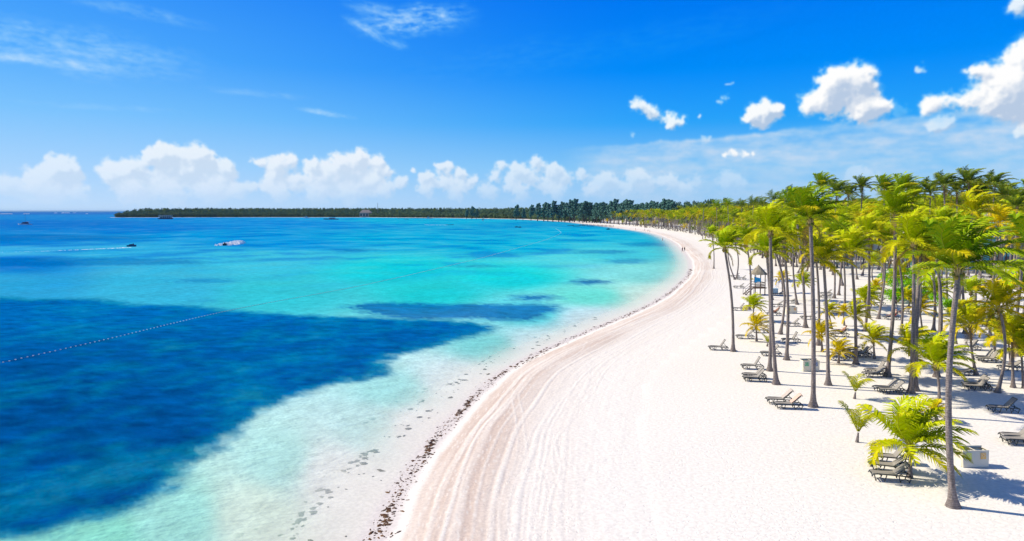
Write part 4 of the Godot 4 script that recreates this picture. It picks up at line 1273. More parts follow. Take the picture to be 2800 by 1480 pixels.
func make_stand() -> void:
	var p := gp(2072, 806)
	var o := thing("lifeguard_stand", p, 0.1, "lifeguard stand with shaggy thatched roof on tall posts above the sand", "lifeguard stand")
	var wood := solid("stand_wood", Color(0.10, 0.065, 0.045), 0.8)
	for c in [[-0.85, -0.85], [0.85, -0.85], [0.85, 0.85], [-0.85, 0.85]]:
		var b := MB.new()
		b.tube([Vector3(c[0], -0.2, c[1]), Vector3(c[0] * 0.97, 3.7, c[1] * 0.97)], [0.09, 0.075], 8)
		part("post", b.done(false), wood, o)
	var f := MB.new()
	for k in 8: f.box(Vector3(-0.98 + k * 0.28, 1.25, 0), Vector3(0.26, 0.06, 2.15))
	for z: float in [-0.85, 0.85]: f.box(Vector3(0, 1.17, z), Vector3(2.2, 0.1, 0.1))
	part("platform", f.done(false), wood, o)
	var r := MB.new()
	for y: float in [1.65, 2.1]:
		for z: float in [-0.86, 0.86]: r.bar(Vector3(-0.85, y, z), Vector3(0.85, y, z), 0.06, 0.08)
		r.bar(Vector3(0.86, y, -0.85), Vector3(0.86, y, 0.85), 0.06, 0.08)
	for k in 9: r.bar(Vector3(-0.8 + k * 0.2, 1.25, 0.86), Vector3(-0.8 + k * 0.2, 2.1, 0.86), 0.05, 0.05)
	part("railing", r.done(false), wood, o)
	var s := MB.new()
	for k in 5: s.box(Vector3(-1.15 - k * 0.26, 1.05 - k * 0.22, 0), Vector3(0.24, 0.05, 0.9))
	for z: float in [-0.47, 0.47]:
		s.bar(Vector3(-1.0, 1.2, z), Vector3(-2.35, 0.02, z), 0.06, 0.14)
		s.bar(Vector3(-1.0, 2.05, z), Vector3(-2.35, 0.95, z), 0.05, 0.05)
		s.bar(Vector3(-2.35, 0, z), Vector3(-2.35, 0.97, z), 0.05, 0.05)
	part("stairs", s.done(false), wood, o)
	var t := MB.new()
	thatch(t, Vector3(0, 3.5, 0), 1.45, 1.55, 10, 3)
	part("roof", t.done(false), straw(), o)
	# flags flying from a pole beside it
	var fp := thing("flag_pole", gp(2061, 812), 0.0, "dark pole with blue and yellow beach flags beside the lifeguard stand", "flag pole")
	var pole := MB.new()
	pole.tube([Vector3(0, -0.2, 0), Vector3(0.05, 3.6, 0)], [0.05, 0.035], 8)
	part("pole", pole.done(false), solid("pole_dark", Color(0.03, 0.03, 0.05), 0.5), fp)
	for q in [[0.05, 1.0, 2.35, 0.95, Color(0.01, 0.30, 0.62), "blue beach flag"], [-0.55, 0.5, 2.75, 0.45, Color(0.85, 0.72, 0.16), "yellow beach flag"]]:
		var fl := MB.new()
		for k in 6:
			var x0: float = q[0] + q[1] * k / 6.0
			var x1: float = q[0] + q[1] * (k + 1) / 6.0
			var z0 := 0.07 * sin(k * 1.3)
			var z1 := 0.07 * sin((k + 1) * 1.3)
			fl.quad(Vector3(x0, q[2] + q[3] - 0.04 * k, z0), Vector3(x1, q[2] + q[3] - 0.04 * (k + 1), z1), Vector3(x1, q[2] + 0.02 * k, z1), Vector3(x0, q[2] + 0.02 * k, z0))
		var fo := part("flag", fl.done(false), solid("flag_%s" % q[5], q[4], 0.8), fp)
		fo.set_meta("label", q[5])
	var box_ := thing("storage_box", gp(2116, 803), 0.1, "pale blue storage box standing in the grove behind the lifeguard stand", "box")
	var bb := MB.new()
	bb.box(Vector3(0, 0.42, 0), Vector3(1.2, 0.84, 0.7))
	part("body", bb.done(false), solid("pale_blue", Color(0.36, 0.52, 0.62), 0.6), box_)
	var lid := MB.new()
	lid.hexa([Vector3(-0.63, 0.845, 0.38), Vector3(0.63, 0.845, 0.38), Vector3(0.63, 0.845, -0.38), Vector3(-0.63, 0.845, -0.38), Vector3(-0.6, 0.93, 0.3), Vector3(0.6, 0.93, 0.3), Vector3(0.6, 0.93, -0.36), Vector3(-0.6, 0.93, -0.36)])
	part("lid", lid.done(false), solid("pale_blue_lid", Color(0.42, 0.58, 0.68), 0.6), box_)

func pavilion(at: Vector3, r: float, h: float, eave: float, label: String) -> void:
	var o := thing("thatched_pavilion", at, 0.0, label, "pavilion")
	var t := MB.new()
	thatch(t, Vector3(0, eave, 0), r, h - eave, 12, int(r * 10))
	part("roof", t.done(false), straw(), o)
	for k in 8:
		var b := MB.new()
		var a := k * TAU / 8.0
		b.tube([Vector3(cos(a) * r * 0.86, -0.2, sin(a) * r * 0.86), Vector3(cos(a) * r * 0.86, eave + 0.3, sin(a) * r * 0.86)], [0.14, 0.12], 7)
		part("post", b.done(false), solid("stand_wood", Color(0.10, 0.065, 0.045), 0.8), o)

func building(at: Vector3, size: Vector3, turn: float, wall: Color, roof: Color, hip: float, storeys: int, bays: int, label: String) -> void:
	var o := thing("hotel_building", at, turn, label, "building")
	var b := MB.new()
	b.box(Vector3(0, size.y / 2, 0), size)
	part("wall", b.done(false), solid("wall_%s" % wall.to_html(), wall, 0.8), o)
	var r := MB.new()
	var e := 0.7
	var x := size.x / 2 + e
	var z := size.z / 2 + e
	var y := size.y
	var in_ := minf(x, z) * 0.85
	r.hexa([Vector3(-x, y + 0.004, z), Vector3(x, y + 0.004, z), Vector3(x, y + 0.004, -z), Vector3(-x, y + 0.004, -z), Vector3(-x + in_, y + hip, z - in_), Vector3(x - in_, y + hip, z - in_), Vector3(x - in_, y + hip, -z + in_), Vector3(-x + in_, y + hip, -z + in_)])
	part("roof", r.done(false), solid("roof_%s" % roof.to_html(), roof, 0.6), o)
	for s in storeys:
		for k in bays:
			var wx := lerpf(-size.x / 2, size.x / 2, (k + 0.5) / bays)
			var wy := size.y * (s + 0.5) / storeys
			var w := MB.new()
			w.box(Vector3(wx, wy, size.z / 2 + 0.03), Vector3(size.x / bays * 0.55, size.y / storeys * 0.55, 0.1))
			part("window", w.done(false), solid("far_glass", Color(0.03, 0.05, 0.06), 0.15, 0.6), o)

# ---------------------------------------------------------------- bushes
func leaf_cloud(b: MB, at: Vector3, r: Vector3, count: int, leaf: float, tone: Color, vary: float, q: RandomNumberGenerator) -> void:
	for i in count:
		var d := Vector3(q.randf_range(-1, 1), q.randf_range(-0.75, 1), q.randf_range(-1, 1))
		if d.length() < 0.05: continue
		d = d.normalized()
		var p := at + d * r * (1.0 - 0.42 * pow(q.randf(), 1.6))
		var n := (d + Vector3(q.randf_range(-1, 1), q.randf_range(-0.6, 1.2), q.randf_range(-1, 1)) * 0.85).normalized()
		var s := n.cross(Vector3(q.randf_range(-1, 1), q.randf_range(-1, 1), q.randf_range(-1, 1))).normalized() * leaf * q.randf_range(0.6, 1.2)
		var t := n.cross(s) * 0.62
		b.tint = tone * q.randf_range(1.0 - vary, 1.0 + vary)
		b.quad(p - s, p + t, p + s, p - t)

func make_bushes() -> void:
	var protos := []
	for v in 3:
		var q := RandomNumberGenerator.new()
		q.seed = 40 + v
		var b := MB.new()
		for k in 9:
			var a := k * 2.4
			leaf_cloud(b, Vector3(cos(a) * 0.75 * sqrt(k / 9.0), 0.5 + 0.16 * q.randf(), sin(a) * 0.75 * sqrt(k / 9.0)), Vector3(0.42, 0.42, 0.42) * q.randf_range(0.8, 1.2), 150, 0.06, Color(0.20, 0.46, 0.004), 0.35, q)
		protos.append(b.done(false))
	for q in [[2436, 815, 1.6], [2452, 828, 1.9], [2470, 818, 2.0], [2488, 826, 1.7], [2445, 790, 1.9], [2468, 785, 2.1], [2490, 790, 1.9], [2450, 762, 2.2], [2475, 758, 2.2], [2617, 862, 2.0], [2632, 856, 1.8], [2600, 850, 1.7], [2530, 815, 1.8], [2560, 830, 1.7], [2420, 770, 1.8], [2505, 765, 2.0]]:
		var low: bool = q[1] < 800
		var o := thing("bush", gp(q[0], q[1]), rng.randf() * 6.0, ("lime green bush of the hedge deep in the grove" if low else "lime green leafy bush at the front of the hedge behind the loungers") if q[0] < 2595 else "lime green bush behind the tall bare trunk", "bush", "lime green bushes in the grove")
		o.scale = Vector3.ONE * q[2] * 0.95
		part("foliage", protos[rng.randi() % 3], leaf_material(), o)
		var s := MB.new()
		for k in 4: s.tube([Vector3(0, -0.05, 0), Vector3(cos(k * 1.6) * 0.3, 0.55, sin(k * 1.6) * 0.3)], [0.03, 0.015], 5)
		part("stem", s.done(false), solid("twig", Color(0.09, 0.06, 0.04), 0.9), o)

# ---------------------------------------------------------------- weed washed up and drifting in the shallows
func make_weed() -> void:
	var q := RandomNumberGenerator.new()
	q.seed = 91
	var b := MB.new()
	var u := MB.new()
	for i in 2300:
		var d := 26.0 * pow(170.0 / 26.0, q.randf())
		var clump := clampf(0.55 + 1.1 * coarse.get_noise_1d(d * 5.0) + 0.4 * smoothstep(70.0, 45.0, d) * smoothstep(34.0, 42.0, d), 0.0, 1.3)
		var x := table(shore_d, shore_x, d)
		var k := (table(shore_d, shore_x, d + 0.5) - x) / 0.5
		var c := 1.0 / sqrt(1.0 + k * k)
		var centre := 0.15 + 0.5 * coarse.get_noise_1d(d * 2.0 + 300.0)
		var t := centre + q.randfn(0.0, 0.2 + 0.18 * (1.0 - clump))
		var big := q.randf()
		var r := (0.028 + 0.1 * big * big * big) * (0.65 + 0.7 * clump) * (1.0 + d * 0.004)
		b.tint = Color(0.085, 0.042, 0.024).lerp(Color(0.20, 0.10, 0.035), pow(q.randf(), 2.0)).lerp(Color(0.03, 0.025, 0.035), q.randf() * 0.7)
		clump_at(b, Vector3(x + t * c, profile(t) + 0.004, -(d - t * k * c)), r, q, 0.35)
	for i in 330:
		var d := 27.0 * pow(95.0 / 27.0, q.randf())
		var n := fine.get_noise_1d(d * 0.55)
		var t := -3.3 - 1.5 * coarse.get_noise_1d(d * 2.6 + 70.0) + q.randfn(0.0, 0.35)
		if n < -0.05 or q.randf() < 0.08: t = -1.0 - 6.0 * q.randf()
		elif q.randf() > clampf(0.3 + n * 1.6, 0.0, 1.0): continue
		var x := table(shore_d, shore_x, d)
		var k := (table(shore_d, shore_x, d + 0.5) - x) / 0.5
		var c := 1.0 / sqrt(1.0 + k * k)
		u.tint = Color(0.06, 0.055, 0.06).lerp(Color(0.16, 0.14, 0.11), q.randf())
		clump_at(u, Vector3(x + t * c, profile(t) + 0.02, -(d - t * k * c)), 0.06 + 0.26 * pow(q.randf(), 2.6), q, 0.15)
	var m := solid("weed", Color.WHITE, 0.85, 0.3, true)
	tag(part("seaweed", b.done(false), m, self), "brown seaweed washed up in a ragged line along the water", "seaweed", "", "stuff")
	tag(part("sunken_seaweed", u.done(false), m, self), "dark seaweed scraps lying on the sand under shallow water", "seaweed", "", "stuff")

func clump_at(b: MB, p: Vector3, r: float, q: RandomNumberGenerator, high: float) -> void:
	var n := 7
	var a0 := q.randf() * TAU
	var top := p + Vector3(0, r * high, 0)
	var ring := []
	var st := Vector2(q.randf_range(0.8, 1.5), q.randf_range(0.6, 1.0))
	for k in n:
		var a := TAU * k / n
		var v := Vector2(cos(a) * st.x, sin(a) * st.y) * r * q.randf_range(0.45, 1.25)
		v = v.rotated(a0)
		ring.append(p + Vector3(v.x, -0.01, v.y))
	for k in n: b.tri(ring[k], top, ring[(k + 1) % n])

# ---------------------------------------------------------------- boats
func hull(b: MB, length: float, beam: float, free: float, draft: float) -> void:      # bow towards +x
	var st := []
	for i in 9:
		var f := i / 8.0
		var w := beam * 0.5 * (1.0 if f < 0.45 else sqrt(maxf(0.0, 1.0 - pow((f - 0.45) / 0.55, 2.2))))
		var x := (f - 0.5) * length
		var sheer := free * (1.0 + 0.45 * f * f)
		st.append([Vector3(x, sheer, w), Vector3(x * 0.97, 0.0, w * 0.82), Vector3(x * 0.95, -draft, 0), Vector3(x * 0.97, 0.0, -w * 0.82), Vector3(x, sheer, -w)])
	for i in 8:
		for k in 4: b.quad(st[i][k], st[i + 1][k], st[i + 1][k + 1], st[i][k + 1])
		b.quad(st[i][4] - Vector3(0, free * 0.18, 0), st[i + 1][4] - Vector3(0, free * 0.18, 0), st[i + 1][0] - Vector3(0, free * 0.18, 0), st[i][0] - Vector3(0, free * 0.18, 0))
	for k in [1, 2]: b.tri(st[0][0], st[0][k], st[0][k + 1])
	b.tri(st[0][0], st[0][3], st[0][4])

func boat(px: float, py: float, turn: float, length: float, beam: float, kind: String, label: String, hull_col: Color, top_col: Color) -> Node3D:
	var o := thing({"party": "tour_boat", "motor": "motor_boat", "speed": "speed_boat", "ski": "jet_ski", "dinghy": "dinghy", "sail": "sailing_boat"}[kind], gp(px, py, SEA), deg_to_rad(turn), label, "boat", "boats in the bay")
	var hm := solid("hull_%s" % hull_col.to_html(), hull_col, 0.35)
	var tm := solid("top_%s" % top_col.to_html(), top_col, 0.5)
	var glass := solid("boat_glass", Color(0.015, 0.02, 0.035), 0.15, 0.6)
	var free := {"party": 1.5, "motor": 1.2, "speed": 0.55, "ski": 0.4, "dinghy": 0.4, "sail": 1.0}[kind] as float
	var h := MB.new()
	hull(h, length, beam, free, 0.35)
	part("hull", h.done(false), hm, o)
	if kind == "party":
		var d := MB.new()
		d.box(Vector3(0, free + 1.2, 0), Vector3(length * 0.72, 2.2, beam * 0.8))
		part("cabin", d.done(false), glass, o)
		for lev in 2:
			var r := MB.new()
			r.box(Vector3(-length * 0.02, free + 2.5 + lev * 2.6, 0), Vector3(length * (0.86 - lev * 0.02), 0.35, beam))
			part("deck_roof", r.done(false), tm, o)
		for k in 7:
			var c := MB.new()
			for z: float in [-1.0, 1.0]: c.tube([Vector3(lerpf(-0.4, 0.38, k / 6.0) * length, free, z * beam * 0.45), Vector3(lerpf(-0.4, 0.38, k / 6.0) * length, free + 5.0, z * beam * 0.45)], [0.12, 0.12], 5)
			part("pillar", c.done(false), tm, o)
	elif kind == "motor" or kind == "sail":
		var c := MB.new()
		c.hexa([Vector3(-length * 0.3, free, beam * 0.35), Vector3(length * 0.2, free, beam * 0.35), Vector3(length * 0.2, free, -beam * 0.35), Vector3(-length * 0.3, free, -beam * 0.35), Vector3(-length * 0.24, free + 1.8, beam * 0.3), Vector3(length * 0.06, free + 1.8, beam * 0.3), Vector3(length * 0.06, free + 1.8, -beam * 0.3), Vector3(-length * 0.24, free + 1.8, -beam * 0.3)])
		part("cabin", c.done(false), tm, o)
		var w := MB.new()
		for z: float in [-1.0, 1.0]: w.box(Vector3(-length * 0.08, free + 1.0, z * beam * 0.335), Vector3(length * 0.3, 0.5, 0.1))
		part("window", w.done(false), glass, o)
		var a := MB.new()
		a.tube([Vector3(-length * 0.1, free + 1.7, 0), Vector3(-length * 0.1, free + (5.0 if kind == "motor" else 13.5), 0)], [0.1, 0.06], 6)
		part("mast", a.done(false), solid("mast", Color(0.12, 0.13, 0.16), 0.5), o)
		if kind == "motor":
			var r := MB.new()
			r.box(Vector3(-length * 0.1, free + 2.6, 0), Vector3(length * 0.34, 0.14, beam * 0.8))
			for x: float in [-0.24, 0.04]:
				for z: float in [-0.3, 0.3]: r.tube([Vector3(x * length, free + 1.6, z * beam), Vector3(x * length, free + 2.6, z * beam)], [0.06, 0.06], 5)
			part("canopy", r.done(false), hm, o)
		else:
			var s := MB.new()
			s.tube([Vector3(-length * 0.1, free + 2.0, 0), Vector3(-length * 0.48, free + 1.9, 0)], [0.16, 0.12], 6)
			part("boom", s.done(false), solid("mast", Color(0.12, 0.13, 0.16), 0.5), o)
	elif kind == "speed" or kind == "ski":
		var c := MB.new()
		c.hexa([Vector3(-length * 0.3, free * 0.8, 0.3), Vector3(length * 0.18, free * 0.8, 0.28), Vector3(length * 0.18, free * 0.8, -0.28), Vector3(-length * 0.3, free * 0.8, -0.3), Vector3(-length * 0.28, free + 0.35, 0.18), Vector3(length * 0.08, free + 0.5, 0.18), Vector3(length * 0.08, free + 0.5, -0.18), Vector3(-length * 0.28, free + 0.35, -0.18)])
		part("seat", c.done(false), solid("ski_dark", Color(0.02, 0.03, 0.08), 0.4), o)
		var w := MB.new()
		w.hexa([Vector3(length * 0.2, free * 0.9, 0.25), Vector3(length * 0.3, free * 0.9, 0.22), Vector3(length * 0.3, free * 0.9, -0.22), Vector3(length * 0.2, free * 0.9, -0.25), Vector3(length * 0.13, free + 0.75, 0.2), Vector3(length * 0.16, free + 0.75, 0.2), Vector3(length * 0.16, free + 0.75, -0.2), Vector3(length * 0.13, free + 0.75, -0.2)])
		part("windscreen", w.done(false), glass, o)
	else:
		var c := MB.new()
		for x: float in [-0.2, 0.15]: c.box(Vector3(x * length, free * 0.75, 0), Vector3(0.28, 0.06, beam * 0.85))
		part("thwart", c.done(false), tm, o)
	return o

func foam(called: String, pts: Array, widths: Array, sd: int, label: String, height := 0.12) -> void:      # broken white water: many small heaps along a line of pixels
	var q := RandomNumberGenerator.new()
	q.seed = sd
	var b := MB.new()
	b.tint = Color(0.8, 0.82, 0.83)
	for i in pts.size() - 1:
		var a := gp(pts[i][0], pts[i][1], SEA)
		var e := gp(pts[i + 1][0], pts[i + 1][1], SEA)
		var len_ := a.distance_to(e)
		var side := (e - a).normalized().cross(Vector3.UP)
		var count := int(len_ * 5.0 * maxf(widths[i], widths[i + 1])) + 6
		for k in count:
			var f := q.randf()
			var w := lerpf(widths[i], widths[i + 1], f)
			var p := a.lerp(e, f) + side * q.randfn(0.0, 0.45) * w + Vector3(0, 0.012, 0)
			clump_at(b, p, (0.16 + 0.3 * q.randf()) * sqrt(w), q, height * q.randf_range(0.5, 2.5))
	tag(part(called, b.done(false), solid("foam", Color.WHITE, 0.9, 0.2, true), self), label, "foam", "", "stuff")

func make_boats() -> void:
	var white := Color(0.78, 0.78, 0.76)
	var navy := Color(0.015, 0.04, 0.13)
	boat(453, 599.5, 2, 25, 8, "party", "two deck white roofed tour boat moored off the wooded spit", navy, white)
	boat(66, 615, 178, 13.5, 4.2, "sail", "white sailing boat with a bare tall mast out in the bay", white, navy)
	boat(360, 674.5, 4, 3.6, 1.3, "speed", "dark little speed boat trailing a long white wake", navy, navy)
	boat(615, 671.5, -105, 2.8, 1.25, "speed", "dark speed boat throwing up white spray", Color(0.03, 0.02, 0.03), navy)
	boat(838, 597, 0, 12, 4, "motor", "small white cabin cruiser anchored near the spit beach", white, white)
	boat(905, 600.5, 180, 26, 7, "motor", "long dark hulled work boat with canopy anchored off the spit", Color(0.05, 0.14, 0.22), Color(0.35, 0.45, 0.5))
	boat(1172, 598.5, 0, 9.5, 3.6, "motor", "white cabin boat lying at the low dark pier", white, white)
	boat(1110, 600, 0, 9, 2.4, "dinghy", "low dark open boat anchored off the spit", Color(0.06, 0.14, 0.2), navy)
	boat(1230, 615.5, 8, 8, 2.0, "dinghy", "long narrow open boat leaving a flat white wake", Color(0.05, 0.2, 0.3), white)
	boat(1412, 622, 10, 3.2, 1.1, "ski", "dark jet ski riding side by side with another, ahead", navy, navy)
	boat(1421, 622.5, 12, 3.2, 1.1, "ski", "dark jet ski riding side by side with another, behind", navy, navy)
	boat(1400, 600.5, 0, 6, 2, "dinghy", "dark dinghy drawn up close to the far beach", navy, navy)
	for q in [[1560, 617, "dark dinghy moored at the far end of the jetty"], [1576, 619, "grey dinghy with thwarts moored alongside the jetty"], [1592, 618, "blue dinghy moored along the jetty"], [1614, 619, "small dinghy moored along the middle of the jetty"]]:
		boat(q[0], q[1], rng.randf_range(-10, 10), 6.5, 2.2, "dinghy", q[2], [navy, Color(0.2, 0.25, 0.3), Color(0.02, 0.08, 0.4), Color(0.05, 0.06, 0.1)][int(q[0]) % 4], white)
	boat(1663, 628, 20, 3.6, 1.2, "ski", "jet ski floating near the bathers by the beach", navy, navy)
	# a sailboard
	var sb := thing("sailboard", gp(1322, 607, SEA), 0.2, "sailboard with a slim orange and white sail near the far beach", "sailboard")
	var b1 := MB.new()
	hull(b1, 3.4, 0.8, 0.12, 0.06)
	part("board", b1.done(false), solid("board_white", white, 0.4), sb)
	var b2 := MB.new()
	b2.tube([Vector3(0, 0.1, 0), Vector3(0.2, 7.2, 0)], [0.06, 0.03], 5)
	part("mast", b2.done(false), solid("mast", Color(0.12, 0.13, 0.16), 0.5), sb)
	for k in 4:
		var b3 := MB.new()
		b3.quad(Vector3(0.03, 1.2 + k * 1.45, 0.02), Vector3(-2.0 + k * 0.42, 1.4 + k * 1.35, 0.25), Vector3(-2.0 + (k + 1) * 0.42, 1.4 + (k + 1) * 1.35, 0.25), Vector3(0.03 + 0.04 * k, 1.2 + (k + 1) * 1.45, 0.02))
		part("sail_panel", b3.done(false), solid("sail_%d" % (k % 2), Color(0.8, 0.25, 0.05) if k % 2 else white, 0.7), sb)
	foam("wake_foam", [[358, 677], [290, 680], [200, 684], [110, 687.5], [0, 690]], [1.2, 1.0, 0.6, 0.3, 0.15], 1, "long thin white wake behind the little speed boat")
	foam("spray_foam", [[592, 672], [612, 671], [632, 669], [655, 661]], [1.6, 2.6, 3.4, 1.4], 2, "white spray spreading behind the dark speed boat", 0.7)
	foam("wake_streak", [[1160, 615.3], [1225, 615.6]], [1.2, 1.2], 3, "flat white wake of the narrow open boat")
	var k := 10
	for q in [[[0, 586], [30, 585.6]], [[64, 585.5], [80, 585.5]], [[148, 583.2], [155, 583.2]], [[170, 583.4], [188, 582.8]], [[199, 582.6], [207, 582.6]], [[235, 585.5], [239, 585.5]]]:
		k += 1
		foam("breaker", q, [5.0, 5.0], k, "white breaking wave on the outer reef", 1.6)

# ---------------------------------------------------------------- float line, jetty
func make_float_line() -> void:
	var px := [[-40, 1003], [0, 994], [290, 929], [650, 845], [1000, 779], [1250, 722], [1350, 697], [1430, 674], [1500, 654], [1530, 640], [1533, 634], [1519, 625]]
	var path := Curve3D.new()
	var w := []
	for q in px: w.append(gp(q[0], q[1], SEA))
	for i in w.size():
		var t: Vector3 = (w[mini(i + 1, w.size() - 1)] - w[maxi(i - 1, 0)]) / 6.0
		path.add_point(w[i], -t, t)
	var o := thing("float_line", Vector3.ZERO, 0.0, "line of small white floats on a rope across the bathing water", "float line")
	var len_ := path.get_baked_length()
	var rope := MB.new()
	var pts := []
	var rad := []
	var s := 0.0
	while s < len_:
		var p := path.sample_baked(s)
		pts.append(p + Vector3(0, 0.02 + 0.02 * sin(s * 3.0), 0))
		rad.append(0.012)
		s += clampf(-p.z * 0.02, 0.5, 3.0)
	rope.tube(pts, rad, 5)
	part("rope", rope.done(false), solid("wet_rope", Color(0.03, 0.05, 0.09), 0.7), o)
	var f := MB.new()
	f.ball(Vector3.ZERO, Vector3(0.09, 0.06, 0.06), 6, 8)
	var fm := f.done(false)
	var white := solid("float_white", Color(0.62, 0.66, 0.68), 0.4)
	var rest := MB.new()
	rest.tint = Color(1, 1, 1)
	s = 0.0
	var n := 0
	while s < len_:
		var p := path.sample_baked(s)
		var dir := (path.sample_baked(minf(s + 0.3, len_)) - p)
		var turn := atan2(-dir.z, dir.x)
		if n < 290:
			part("float", fm, white if n % 13 else solid("float_pink", Color(0.45, 0.4, 0.5), 0.4), o, Transform3D(Basis(Vector3.UP, turn), p + Vector3(0, 0.03, 0)))
		else:
			rest.ball(p + Vector3(0, 0.03, 0), Vector3(0.06, 0.05, 0.06), 4, 6)
		n += 1
		s += 0.62
	var ro := part("far_floats", rest.done(false), white, o)
	ro.set_meta("kind", "stuff")

func make_jetty() -> void:
	var a := gp(1590, 617, SEA)
	var e := gp(1674, 621, SEA)
	var o := thing("jetty", a, 0.0, "low dark wooden jetty reaching out from the far beach", "jetty")
	var wood := solid("jetty_wood", Color(0.07, 0.055, 0.05), 0.85)
	var d := e - a
	var n := 16
	for k in n:
		var b := MB.new()
		b.bar(d * (k / float(n)) + Vector3(0, 0.95, 0), d * ((k + 0.94) / float(n)) + Vector3(0, 0.95, 0), 3.0, 0.2)
		part("deck_panel", b.done(false), wood, o)
	for k in 9:
		var b := MB.new()
		var s := d.cross(Vector3.UP).normalized() * 1.3
		for z: float in [-1.0, 1.0]: b.tube([d * (k / 8.0) + s * z + Vector3(0, -1.5, 0), d * (k / 8.0) + s * z + Vector3(0, 1.9, 0)], [0.16, 0.14], 6)
		part("pile", b.done(false), wood, o)
	var p2 := thing("pier", gp(1118, 597.6, SEA), 0.0, "low dark pier lying along the spit beach", "jetty")
	var b2 := MB.new()
	b2.bar(Vector3(-22, 0.6, 0), Vector3(46, 0.6, 0), 3.0, 0.4)
	part("deck", b2.done(false), wood, p2)
	for k in 6:
		var b3 := MB.new()
		b3.tube([Vector3(-20 + k * 12, -1.5, 0), Vector3(-20 + k * 12, 1.0, 0)], [0.3, 0.3], 6)
		part("pile", b3.done(false), wood, p2)

